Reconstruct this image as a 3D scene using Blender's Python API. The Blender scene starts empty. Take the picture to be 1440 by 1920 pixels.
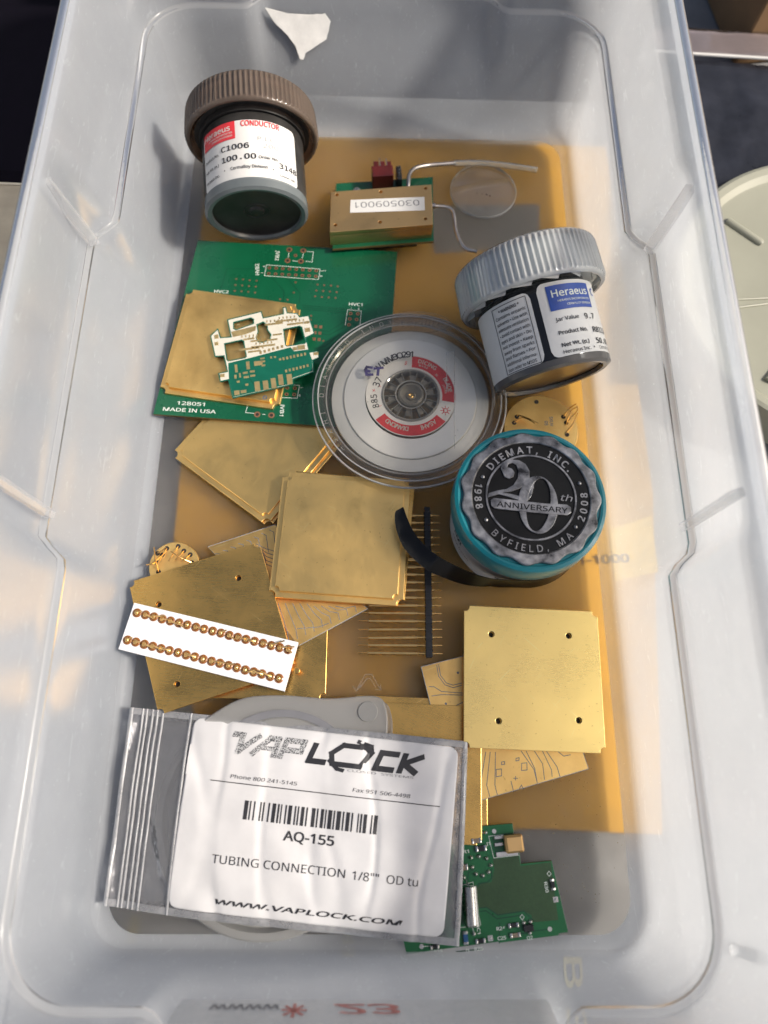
import bpy, math, random
from mathutils import Vector, Matrix, noise
random.seed(7)
S = 0.001            # everything below is written in millimetres
SC = bpy.context.scene; COL = SC.collection
PI = math.pi
# ---------------- camera ----------------
cam = bpy.data.cameras.new('camera'); co = bpy.data.objects.new('camera', cam); COL.objects.link(co)
rt = Vector((0.99984881, 0.00534679, 0.01654579)); up = Vector((-0.0102983, 0.94879899, 0.31571256)); fw = Vector((0.01401059, 0.31583522, -0.94871061))
M = Matrix((rt, up, -fw)).transposed().to_4x4(); M.translation = Vector((1.08, 0, 265.15)) * S
co.matrix_world = M
cam.sensor_fit = 'VERTICAL'; cam.sensor_height = 36; cam.lens = 24.375
cam.clip_start = 0.005; cam.clip_end = 50
cam.dof.use_dof = True; cam.dof.focus_distance = 0.262; cam.dof.aperture_fstop = 7.5
SC.camera = co
# ---------------- sky, sun, exposure ----------------
SUN_EL, SUN_AZ = 40, -4      # elevation; azimuth counted from +X towards +Y
w = bpy.data.worlds.new('World'); SC.world = w; w.use_nodes = True
nt = w.node_tree; bg = nt.nodes['Background']
sky = nt.nodes.new('ShaderNodeTexSky'); sky.sky_type = 'NISHITA'; sky.sun_disc = False
sky.sun_elevation = math.radians(SUN_EL); sky.sun_rotation = math.radians(90 - SUN_AZ)
sky.air_density = 0.9; sky.dust_density = 6.0; sky.ozone_density = 0.2
nt.links.new(sky.outputs[0], bg.inputs[0]); bg.inputs[1].default_value = 0.10
sl = bpy.data.lights.new('sun', 'SUN'); sl.energy = 3.2; sl.angle = math.radians(5); sl.color = (1, 0.95, 0.87)
so = bpy.data.objects.new('sun', sl); COL.objects.link(so)
el, az = math.radians(SUN_EL), math.radians(SUN_AZ)
so.rotation_euler = Vector((math.cos(el) * math.cos(az), math.cos(el) * math.sin(az), math.sin(el))).to_track_quat('Z', 'Y').to_euler()
SC.view_settings.view_transform = 'Standard'; SC.view_settings.look = 'None'
SC.view_settings.exposure = 0.45; SC.view_settings.gamma = 1
SC.render.engine = 'CYCLES'
cy = SC.cycles; cy.use_denoising = True; cy.max_bounces = 14; cy.transparent_max_bounces = 24
cy.transmission_bounces = 8; cy.diffuse_bounces = 5; cy.glossy_bounces = 5
cy.sample_clamp_indirect = 1.5; cy.caustics_reflective = False; cy.caustics_refractive = True; cy.blur_glossy = 0.5

# ---------------- mesh helpers ----------------
class MB:
    def __init__(s): s.v = []; s.f = []; s.m = []
    def add(s, vs, fs, mi=0):
        b = len(s.v); s.v += [tuple(v) for v in vs]; s.f += [tuple(b + i for i in f) for f in fs]; s.m += [mi] * len(fs); return s
    def join(s, o, fn=None, mi=None):
        b = len(s.v); s.v += [tuple(fn(*v)) if fn else v for v in o.v]; s.f += [tuple(b + i for i in f) for f in o.f]
        s.m += o.m if mi is None else [mi] * len(o.f); return s
    def map(s, fn): s.v = [tuple(fn(*v)) for v in s.v]; return s
    def box(s, x0, y0, z0, x1, y1, z1, mi=0, rot=0):
        cx, cy_ = (x0 + x1) / 2, (y0 + y1) / 2; c, n = math.cos(rot), math.sin(rot)
        vs = [(x, y, z) for z in (z0, z1) for x, y in ((x0, y0), (x1, y0), (x1, y1), (x0, y1))]
        vs = [(cx + (x - cx) * c - (y - cy_) * n, cy_ + (x - cx) * n + (y - cy_) * c, z) for x, y, z in vs]
        return s.add(vs, [(3, 2, 1, 0), (4, 5, 6, 7), (0, 1, 5, 4), (1, 2, 6, 5), (2, 3, 7, 6), (3, 0, 4, 7)], mi)
    def cbox(s, cx, cy_, z0, w, d, h, rot=0, b=0.0):
        if b <= 0: return s.box(cx - w / 2, cy_ - d / 2, z0, cx + w / 2, cy_ + d / 2, z0 + h, 0, rot)
        c, n = math.cos(rot), math.sin(rot); L = []
        for z, i in ((z0, b), (z0 + b, 0), (z0 + h - b, 0), (z0 + h, b)):
            x, y = w / 2 - i, d / 2 - i; k = b * .6 if i == 0 else 0
            L.append([(cx + px * c - py * n, cy_ + px * n + py * c, z) for px, py in ((x - k, -y), (x, -y + k), (x, y - k), (x - k, y), (-x + k, y), (-x, y - k), (-x, -y + k), (-x + k, -y))])
        return s.loft(L, True, True)
    def loft(s, rings, c0=False, c1=False, closed=True, mi=0):
        n = len(rings[0]); vs = [p for r in rings for p in r]; fs = []
        for i in range(len(rings) - 1):
            for j in range(n if closed else n - 1):
                k = (j + 1) % n; fs.append((i * n + j, i * n + k, (i + 1) * n + k, (i + 1) * n + j))
        if c0: fs.append(tuple(range(n - 1, -1, -1)))
        if c1: fs.append(tuple(range((len(rings) - 1) * n, len(rings) * n)))
        return s.add(vs, fs, mi)
    def lathe(s, prof, n=64, cx=0, cy_=0, rf=None, mi=0):
        rings = []
        for r, z in prof:
            rings.append([(cx + (r if not rf else rf(r, z, a * 2 * PI / n)) * math.cos(a * 2 * PI / n), cy_ + (r if not rf else rf(r, z, a * 2 * PI / n)) * math.sin(a * 2 * PI / n), z) for a in range(n)])
        return s.loft(rings, prof[0][0] > 0.001 and prof[0] != prof[-1], prof[-1][0] > 0.001 and prof[0] != prof[-1], mi=mi)
    def tube(s, pts, r, n=8, r1=None):
        P = [Vector(p) for p in pts]; rings = []; N = len(P)
        for i, p in enumerate(P):
            t = (P[min(i + 1, N - 1)] - P[max(i - 1, 0)]).normalized()
            u = t.cross(Vector((0, 0, 1))); u = u.normalized() if u.length > 1e-3 else Vector((1, 0, 0)); v = u.cross(t)
            rr = r if r1 is None else r + (r1 - r) * i / (N - 1)
            rings.append([tuple(p + u * rr * math.cos(a * 2 * PI / n) + v * rr * math.sin(a * 2 * PI / n)) for a in range(n)])
        return s.loft(rings, True, True)
    def disc(s, x, y, z, r, n=16, mi=0): return s.add([(x + r * math.cos(i * 2 * PI / n), y + r * math.sin(i * 2 * PI / n), z) for i in range(n)], [tuple(range(n))], mi)
    def ring(s, x, y, z, r0, r1, n=16, mi=0, a0=0, a1=2 * PI):
        st = n if a1 - a0 > 6.28 else n + 1
        vs = [(x + r * math.cos(a0 + i * (a1 - a0) / n), y + r * math.sin(a0 + i * (a1 - a0) / n), z) for r in (r0, r1) for i in range(st)]
        return s.add(vs, [(i, st + i, st + (i + 1) % st, (i + 1) % st) for i in range(n)], mi)
    def line(s, pts, w, z=None, close=False):      # flat ribbon along a polyline in xy
        P = [Vector((p[0], p[1])) for p in pts]; N = len(P)
        for i in range(N - 1):
            d = P[i + 1] - P[i]
            if d.length < 1e-6: continue
            d.normalize(); n = Vector((-d.y, d.x)) * w / 2; e = d * w * .45
            zz = z if z is not None else pts[i][2]; dz = random.random() * .004
            a, b = P[i] - e, P[i + 1] + e
            s.add([(a.x - n.x, a.y - n.y, zz + dz), (b.x - n.x, b.y - n.y, zz + dz), (b.x + n.x, b.y + n.y, zz + dz), (a.x + n.x, a.y + n.y, zz + dz)], [(0, 1, 2, 3)])
        return s
    def mesh(s, name, sharp=0.6, off=(0, 0, 0)):
        me = bpy.data.meshes.new(name); ox, oy, oz = off
        me.from_pydata([((x - ox) * S, (y - oy) * S, (z - oz) * S) for x, y, z in s.v], [], s.f)
        me.polygons.foreach_set('material_index', s.m)
        if sharp: me.polygons.foreach_set('use_smooth', [True] * len(s.f)); me.set_sharp_from_angle(angle=sharp)
        me.update(); return me

def from_curve(c):
    o = bpy.data.objects.new('t', c); me = bpy.data.meshes.new_from_object(o); m = MB()
    m.add([tuple(v.co) for v in me.vertices], [tuple(p.vertices) for p in me.polygons])
    bpy.data.objects.remove(o); bpy.data.curves.remove(c); bpy.data.meshes.remove(me); return m
def flat(polys, z0, z1, bev=0.0, side_mi=0):       # extruded outline with holes
    c = bpy.data.curves.new('c', 'CURVE'); c.dimensions = '2D'; c.fill_mode = 'BOTH'
    for P in polys:
        sp = c.splines.new('POLY'); sp.points.add(len(P) - 1); sp.use_cyclic_u = True
        for i, p in enumerate(P): sp.points[i].co = (p[0], p[1], 0, 1)
    h = (z1 - z0) / 2
    if bev: c.bevel_depth = bev; c.bevel_resolution = 1; c.offset = -bev; h -= bev
    c.extrude = h
    m = from_curve(c); m.map(lambda x, y, z: (x, y, z + (z0 + z1) / 2))
    if side_mi:
        for i, f in enumerate(m.f):
            zs = [m.v[k][2] for k in f]
            if max(zs) - min(zs) > h * .3: m.m[i] = side_mi
    return m
import os
def bundled(f):      # typefaces that ship with Blender itself; the built-in one if they are not there
    try: return bpy.data.fonts.load(os.path.join(bpy.utils.system_resource('DATAFILES'), 'fonts', f))
    except Exception: return None
SANS, MONO = bundled('NotoSansHebrew-Regular.woff2'), bundled('DejaVuSansMono.woff2')
_tc = {}
def glyphs(t, bold=0.0, mono=False):
    bold = min(bold, .02); k = (t, bold, mono)
    if k not in _tc:
        c = bpy.data.curves.new('t', 'FONT'); c.body = t; c.size = 1; c.offset = bold; c.resolution_u = 3; f_ = MONO if mono else SANS
        if f_: c.font = f_
        m = from_curve(c)
        xs = [v[0] for v in m.v] or [0]; ys = [v[1] for v in m.v] or [0]
        _tc[k] = (m, min(xs), max(xs), min(ys), max(ys))
    return _tc[k]
def text(out, t, x, y, h, w=None, rot=0, bold=0.0, shear=0.0, z=0.0, align='l', fn=None, mono=False):
    """h = cap height in mm; w = total width (letters stretched to it)"""
    if mono: t = t.replace('0', 'O')
    m, x0, x1, y0, y1 = glyphs(t, bold, mono)
    sy = h / 0.729; sx = (w / (x1 - x0)) if w else sy
    W = (x1 - x0) * sx; ax = {'l': 0, 'c': -W / 2, 'r': -W}[align]; c, s_ = math.cos(rot), math.sin(rot)
    def g(px, py, pz):
        u = (px - x0) * sx + ax + shear * py * sy; v = py * sy
        q = (x + u * c - v * s_, y + u * s_ + v * c, z)
        return fn(*q) if fn else q
    return out.join(m, g)
def ring_text(out, t, r, mid, h, cx=0, cy_=0, bottom=False, z=0, bold=0.02, wc=0.78, rot=0, span=None):
    ws = [(glyphs(ch, bold)[2] - glyphs(ch, bold)[1]) if ch != ' ' else .28 for ch in t]
    nat = sum(ws) - ws[0] / 2 - ws[-1] / 2; gap = 0.14
    if span: gap = (span * r / (h / .729) - nat) / max(1, len(t) - 1)
    k = (h / .729) / r; tot = (nat + gap * (len(t) - 1)) * k; u = 0
    for i, ch in enumerate(t):
        a = mid + (u - tot / 2 if bottom else tot / 2 - u)
        if i < len(t) - 1: u += (ws[i] / 2 + gap + ws[i + 1] / 2) * k
        if ch == ' ': continue
        rr = r + (h / 2 if bottom else -h / 2)
        if bottom: rr = r + h
        else: rr = r - h
        th = a + (PI / 2 if bottom else -PI / 2)
        text(out, ch, cx + rr * math.cos(a), cy_ + rr * math.sin(a), h, rot=th, bold=bold, z=z, align='c')
    return out

# ---------------- objects ----------------
def tag(o, label=None, cat=None, group=None, kind=None):
    for k, v in (('label', label), ('category', cat), ('group', group), ('kind', kind)):
        if v: o[k] = v
    return o
def root(name, loc, label, cat, group=None, rot=(0, 0, 0), mat=None):
    o = bpy.data.objects.new(name, None); COL.objects.link(o); o.empty_display_size = 0.01
    if mat is not None: o.matrix_world = mat
    else: o.location = Vector(loc) * S; o.rotation_euler = rot
    return tag(o, label, cat, group)
def ob(name, mb, mats, parent=None, sharp=0.6, off=(0, 0, 0), **kw):
    me = mb if isinstance(mb, bpy.types.Mesh) else mb.mesh(name, sharp, off)
    o = bpy.data.objects.new(name, me); COL.objects.link(o)
    for m in (mats if isinstance(mats, (list, tuple)) else [mats]):
        if not isinstance(mb, bpy.types.Mesh) or len(me.materials) < 1: me.materials.append(m)
    if parent: o.parent = parent
    else: o.location = Vector(off) * S
    return tag(o, **kw)

# ---------------- materials ----------------
def nodes(name):
    m = bpy.data.materials.new(name); m.use_nodes = True; n = m.node_tree; b = n.nodes['Principled BSDF']; return m, n, b
def N(n, t, **kw):
    x = n.nodes.new(t)
    for k, v in kw.items():
        if k in x.inputs: x.inputs[k].default_value = v
        else: setattr(x, k, v)
    return x
def coords(n, scale=(1, 1, 1), rot=(0, 0, 0)):
    tc = n.nodes.new('ShaderNodeTexCoord'); mp = n.nodes.new('ShaderNodeMapping'); n.links.new(tc.outputs['Object'], mp.inputs[0])
    mp.inputs['Scale'].default_value = scale; mp.inputs['Rotation'].default_value = rot; return mp.outputs[0]
def vary(n, base, amt, scale, co_, detail=6, rough=.6):
    nz = N(n, 'ShaderNodeTexNoise', Scale=scale, Detail=detail, Roughness=rough); n.links.new(co_, nz.inputs['Vector'])
    cr = n.nodes.new('ShaderNodeValToRGB'); cr.color_ramp.elements[0].position = .3; cr.color_ramp.elements[1].position = .7
    cr.color_ramp.elements[0].color = (*[max(0, c * (1 - amt)) for c in base], 1); cr.color_ramp.elements[1].color = (*[min(1, c * (1 + amt)) for c in base], 1)
    n.links.new(nz.outputs[0], cr.inputs[0]); return cr.outputs[0], nz.outputs[0]
def mat(name, base, rough=.5, metal=0., amt=.08, scale=150, bump=0.1, bscale=600, spec=.5, coat=0., rvar=.08, **kw):
    m, n, b = nodes(name); c = coords(n)
    col, f = vary(n, base, amt, scale, c); n.links.new(col, b.inputs['Base Color'])
    b.inputs['Metallic'].default_value = metal; b.inputs['Specular IOR Level'].default_value = spec; b.inputs['Coat Weight'].default_value = coat
    mr = N(n, 'ShaderNodeMapRange'); mr.inputs['To Min'].default_value = max(.02, rough - rvar); mr.inputs['To Max'].default_value = rough + rvar
    n.links.new(f, mr.inputs[0]); n.links.new(mr.outputs[0], b.inputs['Roughness'])
    if bump:
        nz = N(n, 'ShaderNodeTexNoise', Scale=bscale, Detail=3.); n.links.new(c, nz.inputs['Vector'])
        bp = N(n, 'ShaderNodeBump', Strength=bump, Distance=.0002); n.links.new(nz.outputs[0], bp.inputs['Height']); n.links.new(bp.outputs[0], b.inputs['Normal'])
    for k, v in kw.items(): b.inputs[k.replace('_', ' ')].default_value = v
    return m
def gold(name, base=(.80, .50, .17), rough=.34, stain=.35, ang=0., seed=0., dark=(.62, .38, .11), brush=.25):
    m, n, b = nodes(name); tc = n.nodes.new('ShaderNodeTexCoord'); mp = n.nodes.new('ShaderNodeMapping'); n.links.new(tc.outputs['Object'], mp.inputs[0])
    mp.inputs['Location'].default_value = (seed, seed * .7, seed * .3); mp.inputs['Rotation'].default_value = (0, 0, ang); c = mp.outputs[0]
    st = n.nodes.new('ShaderNodeMapping'); st.inputs['Scale'].default_value = (1, 24, 1); n.links.new(c, st.inputs[0])
    br = N(n, 'ShaderNodeTexNoise', Scale=220., Detail=5., Roughness=.7); n.links.new(st.outputs[0], br.inputs['Vector'])
    big = N(n, 'ShaderNodeTexNoise', Scale=38., Detail=7., Roughness=.62, Distortion=.2); n.links.new(c, big.inputs['Vector'])
    cr = n.nodes.new('ShaderNodeValToRGB'); e = cr.color_ramp.elements; e[0].position = .12; e[0].color = (*dark, 1); e[1].position = .22 + stain; e[1].color = (*base, 1)
    n.links.new(big.outputs[0], cr.inputs[0])
    sp = N(n, 'ShaderNodeTexNoise', Scale=900., Detail=2.); n.links.new(c, sp.inputs['Vector'])
    s2 = n.nodes.new('ShaderNodeValToRGB'); s2.color_ramp.elements[0].position = .24; s2.color_ramp.elements[0].color = (.45, .35, .25, 1); s2.color_ramp.elements[1].position = .30
    n.links.new(sp.outputs[0], s2.inputs[0])
    mx = N(n, 'ShaderNodeMix', data_type='RGBA', blend_type='MULTIPLY'); mx.inputs[0].default_value = .5
    n.links.new(cr.outputs[0], mx.inputs[6]); n.links.new(s2.outputs[0], mx.inputs[7])
    sc_ = None
    for rz, sd in ((.6, 0.), (-.9, 3.), (1.9, 7.)):
        q1 = n.nodes.new('ShaderNodeMapping'); q1.inputs['Rotation'].default_value = (0, 0, rz); q1.inputs['Location'].default_value = (sd, sd, 0); n.links.new(c, q1.inputs[0])
        q2 = n.nodes.new('ShaderNodeMapping'); q2.inputs['Scale'].default_value = (1, 46, 1); n.links.new(q1.outputs[0], q2.inputs[0])
        q3 = N(n, 'ShaderNodeTexNoise', Scale=75., Detail=1.); n.links.new(q2.outputs[0], q3.inputs['Vector'])
        q4 = N(n, 'ShaderNodeMapRange'); q4.inputs['From Min'].default_value = .74; q4.inputs['From Max'].default_value = .80; q4.inputs['To Max'].default_value = .45; n.links.new(q3.outputs[0], q4.inputs[0])
        if sc_ is None: sc_ = q4.outputs[0]
        else:
            q5 = N(n, 'ShaderNodeMath', operation='MAXIMUM'); n.links.new(sc_, q5.inputs[0]); n.links.new(q4.outputs[0], q5.inputs[1]); sc_ = q5.outputs[0]
    m3 = N(n, 'ShaderNodeMix', data_type='RGBA'); m3.inputs[7].default_value = (min(1, base[0] * 1.15), min(1, base[1] * 1.35), min(1, base[2] * 1.9), 1)
    n.links.new(sc_, m3.inputs[0]); n.links.new(mx.outputs[2], m3.inputs[6]); n.links.new(m3.outputs[2], b.inputs['Base Color'])
    b.inputs['Metallic'].default_value = 1
    mr = N(n, 'ShaderNodeMapRange'); mr.inputs['To Min'].default_value = rough - .1; mr.inputs['To Max'].default_value = rough + .12; n.links.new(br.outputs[0], mr.inputs[0]); 
    sm_ = N(n, 'ShaderNodeMath', operation='MULTIPLY_ADD'); n.links.new(big.outputs[0], sm_.inputs[0]); sm_.inputs[1].default_value = .34; n.links.new(mr.outputs[0], sm_.inputs[2])
    s5 = N(n, 'ShaderNodeMath', operation='SUBTRACT'); n.links.new(sm_.outputs[0], s5.inputs[0]); s5.inputs[1].default_value = .17
    s6 = N(n, 'ShaderNodeMath', operation='MULTIPLY_ADD'); n.links.new(sc_, s6.inputs[0]); s6.inputs[1].default_value = .2; n.links.new(s5.outputs[0], s6.inputs[2]); n.links.new(s6.outputs[0], b.inputs['Roughness'])
    bp = N(n, 'ShaderNodeBump', Strength=brush, Distance=.00006); n.links.new(br.outputs[0], bp.inputs['Height'])
    low = N(n, 'ShaderNodeTexNoise', Scale=16., Detail=0.); n.links.new(c, low.inputs['Vector'])
    bp2 = N(n, 'ShaderNodeBump', Strength=.35, Distance=.0012); n.links.new(low.outputs[0], bp2.inputs['Height']); n.links.new(bp.outputs[0], bp2.inputs['Normal']); n.links.new(bp2.outputs[0], b.inputs['Normal'])
    return m
def milky(name, col=(.8, .82, .84), clear=.5, rough=.3, gloss=.5, vs=30., vamt=.12, trans=.6, edge=.25, tint=(1, 1, 1), bump=.1, frost=None, scuff=0.):
    """translucent moulded plastic: part clear, part scattering, with a skin that reflects"""
    m = bpy.data.materials.new(name); m.use_nodes = True; n = m.node_tree; n.nodes.clear(); L = n.links.new
    out = n.nodes.new('ShaderNodeOutputMaterial'); c = coords(n)
    cl, f = vary(n, col, .05, vs, c, 8, .65)
    d = n.nodes.new('ShaderNodeBsdfDiffuse'); t = n.nodes.new('ShaderNodeBsdfTranslucent'); L(cl, d.inputs[0]); L(cl, t.inputs[0])
    a = N(n, 'ShaderNodeMixShader'); a.inputs[0].default_value = trans; L(d.outputs[0], a.inputs[1]); L(t.outputs[0], a.inputs[2])
    tr = n.nodes.new('ShaderNodeBsdfTransparent') if frost is None else N(n, 'ShaderNodeBsdfRefraction', IOR=1.12, Roughness=frost); tr.inputs[0].default_value = (*tint, 1)
    mr = N(n, 'ShaderNodeMapRange'); mr.inputs['From Min'].default_value = .25; mr.inputs['From Max'].default_value = .75
    mr.inputs['To Min'].default_value = clear - vamt; mr.inputs['To Max'].default_value = clear + vamt; L(f, mr.inputs[0])
    if scuff:
        mp = n.nodes.new('ShaderNodeMapping'); mp.inputs['Scale'].default_value = (1, .12, .5); mp.inputs['Rotation'].default_value = (.3, .2, .5); L(c, mp.inputs[0])
        s1 = N(n, 'ShaderNodeTexNoise', Scale=420., Detail=4., Roughness=.7, Distortion=1.5); L(mp.outputs[0], s1.inputs['Vector'])
        s3 = N(n, 'ShaderNodeTexNoise', Scale=1300., Detail=1.); L(c, s3.inputs['Vector'])
        s2 = N(n, 'ShaderNodeMapRange'); s2.inputs['From Min'].default_value = .60; s2.inputs['From Max'].default_value = .78; s2.inputs['To Max'].default_value = -scuff; L(s1.outputs[0], s2.inputs[0])
        s4 = N(n, 'ShaderNodeMapRange'); s4.inputs['From Min'].default_value = .74; s4.inputs['From Max'].default_value = .80; s4.inputs['To Max'].default_value = -scuff; L(s3.outputs[0], s4.inputs[0])
        ad = N(n, 'ShaderNodeMath', operation='ADD'); L(mr.outputs[0], ad.inputs[0]); L(s2.outputs[0], ad.inputs[1]); a2_ = N(n, 'ShaderNodeMath', operation='ADD'); L(ad.outputs[0], a2_.inputs[0]); L(s4.outputs[0], a2_.inputs[1]); mr = a2_
    lw = N(n, 'ShaderNodeLayerWeight', Blend=.35); sb = N(n, 'ShaderNodeMath', operation='MULTIPLY_ADD'); sb.use_clamp = True
    L(lw.outputs['Facing'], sb.inputs[0]); sb.inputs[1].default_value = -edge; L(mr.outputs[0], sb.inputs[2])
    b = n.nodes.new('ShaderNodeMixShader'); L(sb.outputs[0], b.inputs[0]); L(a.outputs[0], b.inputs[1]); L(tr.outputs[0], b.inputs[2])
    g = N(n, 'ShaderNodeBsdfGlossy', Roughness=rough); fr = N(n, 'ShaderNodeFresnel', IOR=1.48)
    nz = N(n, 'ShaderNodeTexNoise', Scale=260., Detail=5.); L(c, nz.inputs['Vector']); bp = N(n, 'ShaderNodeBump', Strength=bump, Distance=.0003); L(nz.outputs[0], bp.inputs['Height'])
    L(bp.outputs[0], g.inputs['Normal']); L(bp.outputs[0], fr.inputs['Normal'])
    fm = N(n, 'ShaderNodeMath', operation='MULTIPLY'); L(fr.outputs[0], fm.inputs[0]); fm.inputs[1].default_value = gloss
    e = n.nodes.new('ShaderNodeMixShader'); L(fm.outputs[0], e.inputs[0]); L(b.outputs[0], e.inputs[1]); L(g.outputs[0], e.inputs[2]); L(e.outputs[0], out.inputs[0])
    return m
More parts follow.
